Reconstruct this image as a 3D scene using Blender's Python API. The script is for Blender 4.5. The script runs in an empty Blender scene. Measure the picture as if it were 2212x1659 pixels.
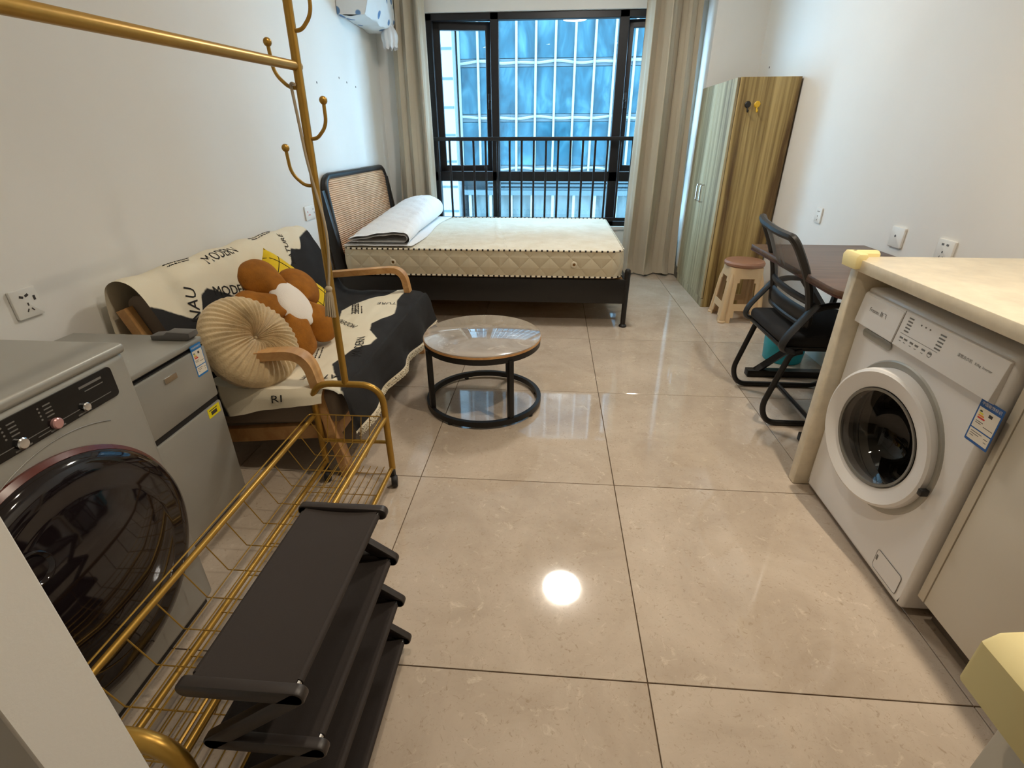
import bpy, bmesh, math, random
from mathutils import Vector as V, Matrix, noise
random.seed(7)
PI = math.pi
S = bpy.context.scene
COL = S.collection

# ------------------------------------------------------------------ camera, light, exposure
cam = bpy.data.cameras.new('camera'); cam.sensor_width = 36.0; cam.sensor_fit = 'HORIZONTAL'
cam.lens = 36.0 * 1072.667 / 2212.0; cam.clip_start = 0.02; cam.clip_end = 200
co = bpy.data.objects.new('camera', cam); COL.objects.link(co); S.camera = co
_p, _y, _r = 0.461362486, 0.0782040416, -0.0032978
_f = V((-math.sin(_y) * math.cos(_p), math.cos(_y) * math.cos(_p), -math.sin(_p)))
_rt = V((math.cos(_y), math.sin(_y), 0)); _up = _rt.cross(_f)
_rt2 = _rt * math.cos(_r) + _up * math.sin(_r); _up2 = _up * math.cos(_r) - _rt * math.sin(_r)
m = Matrix((_rt2, _up2, -_f)).transposed().to_4x4(); m.translation = (0, 0, 1.26)
co.matrix_world = m

S.view_settings.view_transform = 'Standard'; S.view_settings.look = 'None'
S.view_settings.gamma = 1.0; S.view_settings.use_curve_mapping = False
S.view_settings.exposure = 0.70
S.cycles.use_denoising = True; S.cycles.max_bounces = 10; S.cycles.diffuse_bounces = 5
S.cycles.sample_clamp_indirect = 6.0; S.cycles.caustics_reflective = False; S.cycles.caustics_refractive = False
S.cycles.transparent_max_bounces = 24

W = bpy.data.worlds.new('sky'); S.world = W; W.use_nodes = True
bg = W.node_tree.nodes['Background']; bg.inputs[0].default_value = (0.56, 0.79, 1.0, 1); bg.inputs[1].default_value = 13.0

def area_light(name, loc, size, power, color, target=None, spread=PI, shape='DISK', sy=None):
    l = bpy.data.lights.new(name, 'AREA'); l.shape = shape; l.size = size
    if sy: l.size_y = sy
    l.energy = power; l.color = color; l.spread = spread
    o = bpy.data.objects.new(name, l); COL.objects.link(o); o.location = loc
    if target is not None:
        o.rotation_euler = (V(target) - V(loc)).to_track_quat('-Z', 'Y').to_euler()
    return o
WARM = (1.0, 0.86, 0.68)
SPOT_POWER = 10.0
CEIL_RADIANCE = 54.0      # the ceiling lamp is the glowing diffuser itself
down_a = area_light('downlight_light', (0.95, 1.15, 2.56), 0.07, SPOT_POWER, WARM, spread=math.radians(130))
down_b = area_light('downlight_light', (-0.15, 1.15, 2.56), 0.07, SPOT_POWER * 0.35, WARM, spread=math.radians(130))

# ------------------------------------------------------------------ materials
def C(r, g, b):
    f = lambda c: (c / 255 / 12.92) if c <= 10.3 else ((c / 255 + 0.055) / 1.055) ** 2.4
    return (f(r), f(g), f(b), 1)
class NT:
    def __init__(s, m): s.t = m.node_tree; s.n = s.t.nodes; s.l = s.t.links; s.b = s.n.get('Principled BSDF')
    def add(s, ty, **k):
        n = s.n.new(ty)
        for a, v in k.items():
            if a.startswith('i_'):
                kk = a[2:]; n.inputs[int(kk) if kk.isdigit() else kk.replace('_', ' ')].default_value = v
            else: setattr(n, a, v)
        return n
    def link(s, a, b): s.l.new(a, b)
    def coord(s, scale=(1, 1, 1), rot=(0, 0, 0), kind='Object', rnd=False):
        tc = s.add('ShaderNodeTexCoord'); mp = s.add('ShaderNodeMapping')
        mp.inputs['Scale'].default_value = scale; mp.inputs['Rotation'].default_value = rot
        s.link(tc.outputs[kind], mp.inputs[0])
        if rnd:
            oi = s.add('ShaderNodeObjectInfo'); mu = s.add('ShaderNodeVectorMath', operation='SCALE'); mu.inputs[0].default_value = (37, 91, 53)
            s.link(oi.outputs['Random'], mu.inputs['Scale']); s.link(mu.outputs[0], mp.inputs['Location'])
        return mp.outputs[0]
    def noise(s, vec, scale, detail=4, rough=0.55, dist=0.0):
        n = s.add('ShaderNodeTexNoise'); n.inputs['Scale'].default_value = scale; n.inputs['Detail'].default_value = detail
        n.inputs['Roughness'].default_value = rough; n.inputs['Distortion'].default_value = dist; s.link(vec, n.inputs['Vector']); return n.outputs[0]
    def ramp(s, fac, stops):
        r = s.add('ShaderNodeValToRGB'); e = r.color_ramp.elements
        while len(e) < len(stops): e.new(0.5)
        for i, (p, c) in enumerate(stops): e[i].position = p; e[i].color = c
        s.link(fac, r.inputs[0]); return r.outputs[0]
    def mix(s, fac, a, b, mode='MIX'):
        x = s.add('ShaderNodeMix', data_type='RGBA', blend_type=mode)
        for i, v in ((0, fac), (6, a), (7, b)):
            if hasattr(v, 'is_output'): s.link(v, x.inputs[i])
            else: x.inputs[i].default_value = v
        return x.outputs[2]
    def bump(s, h, strength=0.2, dist=0.01):
        b = s.add('ShaderNodeBump'); b.inputs['Strength'].default_value = strength; b.inputs['Distance'].default_value = dist
        s.link(h, b.inputs['Height']); s.link(b.outputs[0], s.b.inputs['Normal'])
def mat(name, col, rough=0.5, metal=0.0, spec=0.5, coat=0.0, var=0.0, vs=8.0, bump=0.0, bs=200.0, bd=0.002, sheen=0.0):
    m_ = bpy.data.materials.new(name); m_.use_nodes = True; n = NT(m_); b = n.b
    b.inputs['Base Color'].default_value = col; b.inputs['Roughness'].default_value = rough; b.inputs['Metallic'].default_value = metal
    b.inputs['Specular IOR Level'].default_value = spec; b.inputs['Coat Weight'].default_value = coat; b.inputs['Coat Roughness'].default_value = 0.05
    b.inputs['Sheen Weight'].default_value = sheen
    if var or bump: vec = n.coord()
    if var:
        f = n.noise(vec, vs, 5, 0.6)
        d = tuple(max(0, c * (1 - var)) for c in col[:3]) + (1,); l = tuple(min(1, c * (1 + var)) for c in col[:3]) + (1,)
        n.link(n.ramp(f, [(0.3, d), (0.7, l)]), b.inputs['Base Color'])
    if bump: n.bump(n.noise(vec, bs, 3, 0.6), bump, bd)
    return m_
def wood(name, dark, light, scale=(12, 12, 0.9), rough=0.45, coat=0.0, contrast=(0.3, 0.7), mid=None):
    m_ = mat(name, light, rough, coat=coat); n = NT(m_); vec = n.coord(scale)
    f = n.noise(vec, 1.6, 7, 0.62, 0.8)
    st = [(contrast[0], dark), (contrast[1], light)]
    if mid: st = [(contrast[0], dark), (0.5, mid), (contrast[1], light)]
    n.link(n.ramp(f, st), n.b.inputs['Base Color'])
    n.bump(n.noise(n.coord(tuple(s * 4 for s in scale)), 3, 3), 0.06, 0.002)
    return m_
def emit(name, col, strength):
    m_ = bpy.data.materials.new(name); m_.use_nodes = True; n = NT(m_)
    n.b.inputs['Base Color'].default_value = col; n.b.inputs['Emission Color'].default_value = col; n.b.inputs['Emission Strength'].default_value = strength
    return m_
def see_through(name, tint, refl_rough=0.0, base=0.04, opacity=0.0, opcol=(0, 0, 0, 1)):
    m_ = bpy.data.materials.new(name); m_.use_nodes = True; n = NT(m_); n.n.remove(n.b)
    tr = n.add('ShaderNodeBsdfTransparent'); tr.inputs[0].default_value = tint
    gl = n.add('ShaderNodeBsdfGlossy'); gl.inputs['Roughness'].default_value = refl_rough
    lw = n.add('ShaderNodeLayerWeight'); lw.inputs[0].default_value = 0.5
    pw_ = n.add('ShaderNodeMath', operation='POWER'); n.link(lw.outputs['Facing'], pw_.inputs[0]); pw_.inputs[1].default_value = 5.0
    fr = n.add('ShaderNodeMath', operation='MULTIPLY_ADD'); n.link(pw_.outputs[0], fr.inputs[0]); fr.inputs[1].default_value = 1 - base; fr.inputs[2].default_value = base
    mx = n.add('ShaderNodeMixShader'); n.link(fr.outputs[0], mx.inputs[0]); n.link(tr.outputs[0], mx.inputs[1]); n.link(gl.outputs[0], mx.inputs[2])
    out = n.n['Material Output']
    if opacity:
        df = n.add('ShaderNodeBsdfDiffuse'); df.inputs[0].default_value = opcol
        m2 = n.add('ShaderNodeMixShader'); m2.inputs[0].default_value = opacity
        n.link(mx.outputs[0], m2.inputs[1]); n.link(df.outputs[0], m2.inputs[2]); n.link(m2.outputs[0], out.inputs[0])
    else: n.link(mx.outputs[0], out.inputs[0])
    return m_

M = {}
M['wall'] = mat('wall_paint', C(230, 228, 223), 0.75, var=0.02, vs=1.3, bump=0.08, bs=180, bd=0.002)
M['ceil'] = mat('ceiling_paint', C(225, 222, 215), 0.85)
M['grout'] = mat('tile_grout', C(88, 70, 50), 0.9)
M['base'] = mat('baseboard_grey', C(92, 90, 84), 0.4, var=0.1)
# marble tile
t = mat('marble_tile', C(196, 178, 155), 0.13, spec=0.5); n = NT(t); vec = n.coord((1, 1, 1), rnd=True)
f1 = n.noise(vec, 3.0, 8, 0.66, 0.4); f2 = n.noise(vec, 16.0, 9, 0.72, 1.2); f3 = n.noise(vec, 48.0, 9, 0.74, 2.0)
base = n.ramp(f1, [(0.30, C(174, 158, 141)), (0.70, C(200, 185, 168))])
vein = n.ramp(f2, [(0.0, (0, 0, 0, 1)), (0.58, (0, 0, 0, 1)), (0.72, (0.85, 0.85, 0.85, 1))])
c1 = n.mix(vein, base, C(216, 202, 184))
pit = n.ramp(f3, [(0.0, (1, 1, 1, 1)), (0.33, (0.8, 0.8, 0.8, 1)), (0.44, (0, 0, 0, 1))])
c2 = n.mix(pit, c1, C(154, 135, 112)); n.link(c2, n.b.inputs['Base Color'])
n.link(n.ramp(f2, [(0.3, (0.035,) * 3 + (1,)), (0.8, (0.06,) * 3 + (1,))]), n.b.inputs['Roughness'])
M['tile'] = t
# table top marble
t = mat('table_marble', C(170, 162, 155), 0.03, spec=0.6, coat=0.6); n = NT(t); vec = n.coord()
f1 = n.noise(vec, 4.0, 6, 0.6, 1.0); f2 = n.noise(vec, 7.0, 7, 0.65, 2.0)
b1 = n.ramp(f1, [(0.3, C(140, 130, 121)), (0.7, C(186, 177, 168))])
n.link(n.mix(n.ramp(f2, [(0.0, (0, 0, 0, 1)), (0.58, (0, 0, 0, 1)), (0.64, (0.45, 0.45, 0.45, 1)), (0.7, (0, 0, 0, 1))]), b1, C(212, 200, 186)), n.b.inputs['Base Color'])
M['tablestone'] = t
# counter quartz
M['stone'] = mat('counter_quartz', C(214, 203, 180), 0.32, var=0.12, vs=14)
M['black'] = mat('black_metal', C(24, 22, 21), 0.42, metal=0.2)
M['frame'] = mat('window_frame_black', C(30, 30, 33), 0.4, metal=0.2)
M['blackwood'] = mat('black_wood', C(26, 23, 21), 0.38, var=0.15, vs=20)
M['oak'] = wood('oak_wood', C(180, 128, 74), C(212, 166, 110), (10, 1.2, 10), 0.4)
M['ward'] = wood('wardrobe_wood', C(98, 74, 40), C(192, 168, 112), (4.5, 4.5, 0.15), 0.45, contrast=(0.40, 0.60), mid=C(156, 132, 80))
M['wardfront'] = wood('wardrobe_door_wood', C(128, 114, 84), C(192, 180, 146), (6, 6, 0.16), 0.4, contrast=(0.40, 0.60), mid=C(176, 164, 130))
for key, dark in (('ward', C(112, 88, 52)), ('wardfront', C(150, 138, 108))):
    n = NT(M[key]); lk = n.b.inputs['Base Color'].links[0]; src = lk.from_socket
    fine = n.ramp(n.noise(n.coord((26, 26, 0.5)), 1.5, 4, 0.6, 0.4), [(0.40, (0.62, 0.58, 0.52, 1)), (0.56, (1, 1, 1, 1))])
    n.link(n.mix(0.95, src, fine, 'MULTIPLY'), n.b.inputs['Base Color'])
M['walnut'] = wood('walnut_top', C(74, 54, 42), C(112, 86, 68), (1.4, 14, 14), 0.35)
M['darkedge'] = mat('walnut_edge', C(70, 36, 24), 0.4)
M['gold'] = mat('gold_metal', C(172, 134, 58), 0.34, metal=0.6, var=0.06, vs=30)
M['steel'] = mat('polished_steel', C(205, 205, 205), 0.2, metal=1.0)
M['silver'] = mat('silver_appliance', C(162, 160, 152), 0.38, metal=0.35, var=0.04, vs=5)
M['silverd'] = mat('silver_appliance_dark', C(124, 122, 116), 0.4, metal=0.3)
M['white'] = mat('white_enamel', C(226, 224, 222), 0.3)
M['whitep'] = mat('white_plastic', C(228, 226, 220), 0.4)
M['warmwhite'] = mat('cabinet_door_white', C(208, 200, 184), 0.45)
M['blackgl'] = mat('black_gloss', C(14, 13, 13), 0.25, spec=0.35)
M['blackpl'] = mat('black_plastic', C(26, 25, 25), 0.45)
M['shoeblk'] = mat('shoe_rack_plastic', C(44, 37, 34), 0.42)
M['shoefab'] = mat('shoe_rack_fabric', C(42, 34, 30), 0.8, bump=0.3, bs=900, bd=0.001)
M['rubber'] = mat('rubber_black', C(22, 20, 20), 0.6)
M['domeglass'] = mat('dark_door_glass', C(24, 18, 20), 0.06, spec=0.5)
M['redrim'] = mat('dark_red_rim', C(86, 34, 26), 0.25)
M['glass'] = see_through('window_glass', (0.78, 0.90, 0.95, 1))
M['doorglass'] = see_through('washer_door_glass', (0.42, 0.40, 0.38, 1), 0.02)
M['drum'] = mat('drum_steel', C(44, 39, 34), 0.45, metal=0.6)
M['greyfab'] = mat('grey_sofa_fabric', C(126, 112, 98), 0.9, bump=0.2, bs=500)
M['cream'] = mat('cream_cloth', C(224, 214, 190), 0.9, bump=0.25, bs=350)
M['ink'] = mat('black_print', C(20, 18, 18), 0.9)
M['knit'] = mat('beige_knit', C(202, 178, 138), 0.95, var=0.1, vs=40, bump=0.6, bs=160, bd=0.004, sheen=0.2)
M['plush'] = mat('brown_plush', C(150, 92, 14), 0.95, var=0.16, vs=30, bump=0.5, bs=260, bd=0.004)
M['whiteplush'] = mat('white_plush', C(232, 224, 214), 0.95, bump=0.5, bs=240, bd=0.003)
M['yellow'] = mat('yellow_cloth', C(220, 186, 20), 0.85, bump=0.2, bs=400)
M['curtain'] = mat('curtain_beige', C(188, 176, 155), 0.8, var=0.04, vs=3, bump=0.12, bs=500, sheen=0.25)
M['pipew'] = mat('piping_white', C(226, 214, 190), 0.8)
M['pipeb'] = mat('piping_black', C(26, 22, 20), 0.8)
M['quilt'] = mat('white_quilt', C(240, 239, 238), 0.9, bump=0.35, bs=45, bd=0.01)
M['rattan'] = mat('reed_wood', C(218, 176, 138), 0.6, var=0.16, vs=5)
M['ply'] = mat('plywood', C(190, 150, 100), 0.7)
M['stoolpl'] = mat('tan_plastic', C(208, 178, 138), 0.4)
M['stoolcu'] = mat('brown_leather', C(150, 108, 84), 0.45)
M['teal'] = mat('teal_plastic', C(12, 164, 184), 0.4)
M['padyel'] = mat('cream_foam', C(236, 220, 160), 0.6)
M['labelblue'] = mat('label_blue', C(36, 92, 160), 0.5)
M['labelblue2'] = mat('label_bright_blue', C(30, 118, 186), 0.5)
M['labelwhite'] = mat('label_white', C(230, 222, 206), 0.5)
M['labelyel'] = mat('label_yellow', C(232, 214, 20), 0.5)
M['lgreen'] = mat('label_green', C(60, 80, 50), 0.5); M['lyel'] = mat('label_lime', C(226, 214, 60), 0.5)
M['lor'] = mat('label_orange', C(226, 140, 40), 0.5); M['lred'] = mat('label_red', C(206, 40, 36), 0.5)
M['greytext'] = mat('grey_print', C(110, 108, 104), 0.6); M['darktext'] = mat('dark_print', C(60, 56, 54), 0.6)
M['pink'] = mat('rose_button', C(196, 150, 148), 0.25, metal=0.4)
M['mesh'] = see_through('chair_mesh', (1, 1, 1, 1), 0.5, opacity=0.5, opcol=C(26, 24, 24))
M['chairseat'] = mat('chair_seat_fabric', C(20, 18, 18), 0.9, bump=0.3, bs=700)
M['cord'] = mat('linen_cord', C(176, 162, 138), 0.9, bump=0.4, bs=600)
M['lamp'] = emit('lamp_diffuser', (1.0, 0.94, 0.85, 1), CEIL_RADIANCE)
M['spot'] = emit('downlight_bulb', (1.0, 0.85, 0.65, 1), 30.0)
M['acwhite'] = mat('ac_white', C(222, 222, 222), 0.5)
M['fwhite'] = mat('facade_white', C(104, 110, 112), 0.5, spec=0.2)
M['fband'] = mat('facade_band', C(54, 66, 70), 0.5, spec=0.15, var=0.06, vs=0.6)
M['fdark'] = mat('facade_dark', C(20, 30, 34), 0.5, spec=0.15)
M['street'] = mat('street', C(110, 112, 114), 0.9)
t = mat('facade_glass', C(70, 140, 178), 0.15, spec=0.12); n = NT(t); vec = n.coord((0.9, 0.9, 0.5), rnd=True)
n.link(n.ramp(n.noise(vec, 1.3, 5, 0.6, 0.8), [(0.25, C(10, 32, 41)), (0.5, C(24, 56, 66)), (0.75, C(54, 84, 90))]), n.b.inputs['Base Color'])
M['fglass'] = t
t = mat('facade_glass_lower', C(140, 190, 206), 0.15, spec=0.12); n = NT(t); vec = n.coord((1.5, 1.5, 0.3), rnd=True)
n.link(n.ramp(n.noise(vec, 1.3, 4, 0.6), [(0.3, C(42, 56, 58)), (0.7, C(84, 94, 94))]), n.b.inputs['Base Color'])
M['fglass2'] = t
# mattress damask
t = mat('mattress_damask', C(222, 208, 178), 0.75); n = NT(t); vec = n.coord()
n.link(n.ramp(n.noise(vec, 9, 4, 0.6), [(0.30, C(220, 208, 184)), (0.70, C(234, 226, 208))]), n.b.inputs['Base Color'])
n.bump(n.noise(vec, 18, 6, 0.6, 0.8), 0.8, 0.014); M['damask'] = t
t = mat('mattress_side_quilting', C(212, 199, 170), 0.7, sheen=0.2); n = NT(t)
tc = n.add('ShaderNodeTexCoord'); sx = n.add('ShaderNodeSeparateXYZ'); n.link(tc.outputs['Object'], sx.inputs[0])
def mth(n, op, a, b=None, c=None):
    x = n.add('ShaderNodeMath', operation=op)
    for i, v in enumerate((a, b, c)):
        if v is None: continue
        if hasattr(v, 'is_output'): n.link(v, x.inputs[i])
        else: x.inputs[i].default_value = v
    return x.outputs[0]
sxy = mth(n, 'ADD', sx.outputs[0], sx.outputs[1])
d1 = mth(n, 'PINGPONG', mth(n, 'MULTIPLY', mth(n, 'ADD', sxy, sx.outputs[2]), 14.0), 1.0)
d2 = mth(n, 'PINGPONG', mth(n, 'MULTIPLY', mth(n, 'SUBTRACT', sxy, sx.outputs[2]), 14.0), 1.0)
dm = mth(n, 'MINIMUM', d1, d2); n.bump(mth(n, 'POWER', dm, 0.5), 0.7, 0.012); M['mside'] = t
# throw blanket: printed cream and black cloth, boundary stored as a mesh attribute
t = mat('throw_print', C(228, 218, 192), 0.9, bump=0.0); n = NT(t)
at = n.add('ShaderNodeAttribute', attribute_name='print')
nz = n.noise(n.coord(), 60, 2)
val = mth(n, 'ADD', at.outputs['Fac'], mth(n, 'MULTIPLY', mth(n, 'SUBTRACT', nz, 0.5), 0.006))
n.link(n.ramp(mth(n, 'ADD', mth(n, 'MULTIPLY', val, 60), 0.5), [(0.3, C(22, 20, 20)), (0.7, C(226, 216, 192))]), n.b.inputs['Base Color'])
n.bump(n.noise(n.coord(), 420, 2), 0.25, 0.002); M['throw'] = t
# AC cover print
t = mat('ac_cover_cloth', C(220, 222, 222), 0.85); n = NT(t); vec = n.coord()
vo = n.add('ShaderNodeTexVoronoi'); vo.inputs['Scale'].default_value = 9.0; n.link(vec, vo.inputs['Vector'])
dd = mth(n, 'ADD', vo.outputs['Distance'], mth(n, 'MULTIPLY', n.noise(vec, 9, 2), 0.22))
n.link(n.ramp(dd, [(0.0, C(70, 96, 134)), (0.36, C(104, 140, 182)), (0.40, C(222, 224, 224))]), n.b.inputs['Base Color'])
M['accover'] = t

# ------------------------------------------------------------------ mesh helpers
class B:
    def __init__(s): s.bm = bmesh.new()
    def _merge(s, b2):
        me = bpy.data.meshes.new('tmp'); b2.to_mesh(me); b2.free(); s.bm.from_mesh(me); bpy.data.meshes.remove(me); return s
    def box(s, x0, x1, y0, y1, z0, z1, bev=0.0, seg=2, mi=0, rot=None, piv=None):
        b = bmesh.new(); bmesh.ops.create_cube(b, size=1.0)
        for v in b.verts: v.co = V((x0 + (v.co.x + .5) * (x1 - x0), y0 + (v.co.y + .5) * (y1 - y0), z0 + (v.co.z + .5) * (z1 - z0)))
        if bev: bmesh.ops.bevel(b, geom=b.edges[:], offset=bev, segments=seg, profile=0.5, affect='EDGES')
        if rot: bmesh.ops.rotate(b, verts=b.verts, cent=piv or ((x0 + x1) / 2, (y0 + y1) / 2, (z0 + z1) / 2), matrix=rot)
        for f in b.faces: f.material_index = mi
        return s._merge(b)
    def quad(s, pts, mi=0):
        vs = [s.bm.verts.new(p) for p in pts]; f = s.bm.faces.new(vs); f.material_index = mi; return s
    def tube(s, pts, r, seg=10, closed=False, flat=1.0, mi=0, stripes=None):
        pts = [V(p) for p in pts]; n_ = len(pts); rings = []; prev = None
        for i, p in enumerate(pts):
            a = pts[i - 1] if (i > 0 or closed) else pts[i]; c = pts[(i + 1) % n_] if (i < n_ - 1 or closed) else pts[i]
            d = (c - a)
            if d.length < 1e-9: d = V((0, 0, 1))
            d.normalize()
            if prev is None:
                ref = V((0, 0, 1)) if abs(d.z) < 0.9 else V((1, 0, 0)); u = d.cross(ref).normalized()
            else:
                u = prev - d * prev.dot(d)
                if u.length < 1e-6: u = d.orthogonal()
                u.normalize()
            prev = u; w = d.cross(u)
            rr = r[i] if isinstance(r, (list, tuple)) else r
            rings.append([s.bm.verts.new(p + u * (math.cos(2 * PI * k / seg) * rr) + w * (math.sin(2 * PI * k / seg) * rr * flat)) for k in range(seg)])
        for i in range(n_ if closed else n_ - 1):
            A, D = rings[i], rings[(i + 1) % n_]
            for k in range(seg):
                f = s.bm.faces.new((A[k], A[(k + 1) % seg], D[(k + 1) % seg], D[k])); f.material_index = (stripes(i) if stripes else mi)
        if not closed:
            f = s.bm.faces.new(rings[0][::-1]); f.material_index = mi; f = s.bm.faces.new(rings[-1]); f.material_index = mi
        return s
    def lathe(s, prof, cen=(0, 0, 0), axis=(0, 0, 1), seg=32, mi=0, a0=0.0, sx=1.0):
        ax = V(axis).normalized(); u = ax.orthogonal().normalized(); w = ax.cross(u); cen = V(cen); rings = []
        for (r, z) in prof:
            if r < 1e-6: rings.append([s.bm.verts.new(cen + ax * z)])
            else: rings.append([s.bm.verts.new(cen + ax * z + u * (math.cos(a0 + 2 * PI * k / seg) * r * sx) + w * (math.sin(a0 + 2 * PI * k / seg) * r)) for k in range(seg)])
        for A, D in zip(rings, rings[1:]):
            for k in range(seg):
                k2 = (k + 1) % seg
                q = [A[k % len(A)], A[k2 % len(A)], D[k2 % len(D)], D[k % len(D)]]
                if len(A) == 1: q = [A[0], D[k2], D[k]]
                elif len(D) == 1: q = [A[k], A[k2], D[0]]
                if len(A) == 1 and len(D) == 1: continue
                f = s.bm.faces.new(q); f.material_index = mi
        return s
    def sphere(s, c, r, seg=16, mi=0, scale=(1, 1, 1)):
        b = bmesh.new(); bmesh.ops.create_uvsphere(b, u_segments=seg, v_segments=max(6, seg // 2), radius=r)
        for v in b.verts: v.co = V((v.co.x * scale[0], v.co.y * scale[1], v.co.z * scale[2])) + V(c)
        for f in b.faces: f.material_index = mi
        return s._merge(b)
    def prism(s, poly, o, e1, e2, ex, bev=0.0, mi=0, seg=2):
        """poly of (u,v) on plane o+u*e1+v*e2, pushed along vector ex"""
        b = bmesh.new(); o, e1, e2, ex = V(o), V(e1), V(e2), V(ex)
        bot = [b.verts.new(o + e1 * u + e2 * v) for u, v in poly]; top = [b.verts.new(p.co + ex) for p in bot]
        b.faces.new(bot[::-1]); b.faces.new(top); k = len(poly)
        for i in range(k): b.faces.new((bot[i], bot[(i + 1) % k], top[(i + 1) % k], top[i]))
        bmesh.ops.recalc_face_normals(b, faces=b.faces)
        if bev:
            es = [e for e in b.edges if (e.verts[0] in bot) == (e.verts[1] in bot)]
            bmesh.ops.bevel(b, geom=es, offset=bev, segments=seg, profile=0.5, affect='EDGES')
        for f in b.faces: f.material_index = mi
        return s._merge(b)
    def grid(s, fn, nu, nv, cu=False, cv=False, mi=0, attr=None):
        if attr: la = s.bm.verts.layers.float.get('print') or s.bm.verts.layers.float.new('print')
        vs = [[s.bm.verts.new(fn(i / nu, j / nv)) for j in range(nv + (0 if cv else 1))] for i in range(nu + (0 if cu else 1))]
        if attr:
            for i, row in enumerate(vs):
                for j, v in enumerate(row): v[la] = attr(i / nu, j / nv)
        for i in range(nu):
            for j in range(nv):
                a, b_, c, d = vs[i][j], vs[(i + 1) % len(vs)][j], vs[(i + 1) % len(vs)][(j + 1) % len(vs[0])], vs[i][(j + 1) % len(vs[0])]
                try: f = s.bm.faces.new((a, b_, c, d)); f.material_index = mi
                except ValueError: pass
        return s
    def text(s, body, size, fn, mi=0, align='CENTER'):
        cu = bpy.data.curves.new('lettering', 'FONT'); cu.body = body; cu.size = size; cu.align_x = align; cu.align_y = 'CENTER'; cu.resolution_u = 2
        o = bpy.data.objects.new('lettering', cu); COL.objects.link(o)
        dg = bpy.context.evaluated_depsgraph_get(); me = bpy.data.meshes.new_from_object(o.evaluated_get(dg))
        base = [s.bm.verts.new(fn(v.co.x, v.co.y)) for v in me.vertices]
        for p in me.polygons:
            try: f = s.bm.faces.new([base[i] for i in p.vertices]); f.material_index = mi
            except ValueError: pass
        bpy.data.objects.remove(o); bpy.data.curves.remove(cu); bpy.data.meshes.remove(me)
        return s

def fillet(pts, r, n_=6, closed=False):
    pts = [V(p) for p in pts]; out = []; k = len(pts)
    for i, p in enumerate(pts):
        if not closed and i in (0, k - 1): out.append(p); continue
        a = pts[i - 1] - p; c = pts[(i + 1) % k] - p
        rr = min(r, a.length * .49, c.length * .49); A = p + a.normalized() * rr; D = p + c.normalized() * rr
        for j in range(n_ + 1):
            tt = j / n_; out.append(A * (1 - tt) ** 2 + p * 2 * tt * (1 - tt) + D * tt * tt)
    return out
def rrect(w, h, r, n_=5, cx=0, cy=0):
    out = []
    for sx, sy, a0 in ((1, 1, 0), (-1, 1, 90), (-1, -1, 180), (1, -1, 270)):
        for j in range(n_ + 1):
            a = math.radians(a0 + 90 * j / n_); out.append((cx + sx * (w / 2 - r) + r * math.cos(a), cy + sy * (h / 2 - r) + r * math.sin(a)))
    return out

def make(name, b, mats, parent=None, off=(0, 0, 0), angle=38, recalc=True):
    if recalc: bmesh.ops.recalc_face_normals(b.bm, faces=b.bm.faces)
    if V(off).length > 0: bmesh.ops.translate(b.bm, verts=b.bm.verts, vec=-V(off))
    me = bpy.data.meshes.new(name); b.bm.to_mesh(me); b.bm.free()
    for mm in (mats if isinstance(mats, (list, tuple)) else [mats]): me.materials.append(mm)
    if angle: me.shade_smooth(); me.set_sharp_from_angle(angle=math.radians(angle))
    o = bpy.data.objects.new(name, me); COL.objects.link(o)
    if parent: o.parent = parent
    return o
class Thing:
    def __init__(s, name, label, cat, loc, group=None):
        s.o = bpy.data.objects.new(name, None); s.o.empty_display_size = 0.05; COL.objects.link(s.o); s.o.location = loc; s.off = loc
        s.o['label'] = label; s.o['category'] = cat
        if group: s.o['group'] = group
    def part(s, name, b, mats, parent=None, label=None, stuff=False, **k):
        o = make(name, b, mats, parent or s.o, s.off, **k)
        if label: o['label'] = label
        if stuff: o['kind'] = 'stuff'
        return o
def single(name, b, mats, label, cat, loc, group=None, **k):
    o = make(name, b, mats, None, loc, **k); o.location = loc; o['label'] = label; o['category'] = cat
    if group: o['group'] = group
    return o
def struct(name, b, mats, parent=None, **k):
    o = make(name, b, mats, parent, **k)
    if not parent: o['kind'] = 'structure'
    return o
RX = lambda d: Matrix.Rotation(math.radians(d), 3, 'X')
RY = lambda d: Matrix.Rotation(math.radians(d), 3, 'Y')
RZ = lambda d: Matrix.Rotation(math.radians(d), 3, 'Z')
def lerp_table(tab, x):
    if x <= tab[0][0]: return tab[0][1]
    for (a, va), (b, vb) in zip(tab, tab[1:]):
        if x <= b:
            tt = (x - a) / (b - a); return va + (vb - va) * tt
    return tab[-1][1]

# ------------------------------------------------------------------ room shell
XL, XR, YB, YF, ZC = -1.64, 1.668, 5.30, -1.60, 2.60
floor = struct('floor', B().box(XL - .1, XR + .1, YF - .1, YB + .2, -0.08, -0.004), M['grout'])
tx, ty, px, py, g = 0.2833, 0.8274, 0.7916, 0.8131, 0.0016
ref_tile = None
for i in range(-4, 3):
    for j in range(-4, 7):
        x0, x1, y0, y1 = tx + i * px + g, tx + (i + 1) * px - g, ty + j * py + g, ty + (j + 1) * py - g
        full = x0 > XL and x1 < XR and y0 > YF and y1 < YB
        x0, x1, y0, y1 = max(x0, XL), min(x1, XR), max(y0, YF), min(y1, YB)
        if x1 - x0 < .02 or y1 - y0 < .02: continue
        cx, cy = (x0 + x1) / 2, (y0 + y1) / 2
        if full and ref_tile: o = ref_tile.copy(); COL.objects.link(o); o.location = (cx, cy, 0)
        else:
            o = make('floor_tile', B().box(x0, x1, y0, y1, -0.010, 0.0, 0.0008, 1), M['tile'], floor, (cx, cy, 0), angle=None); o.location = (cx, cy, 0)
            if full: ref_tile = o
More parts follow.
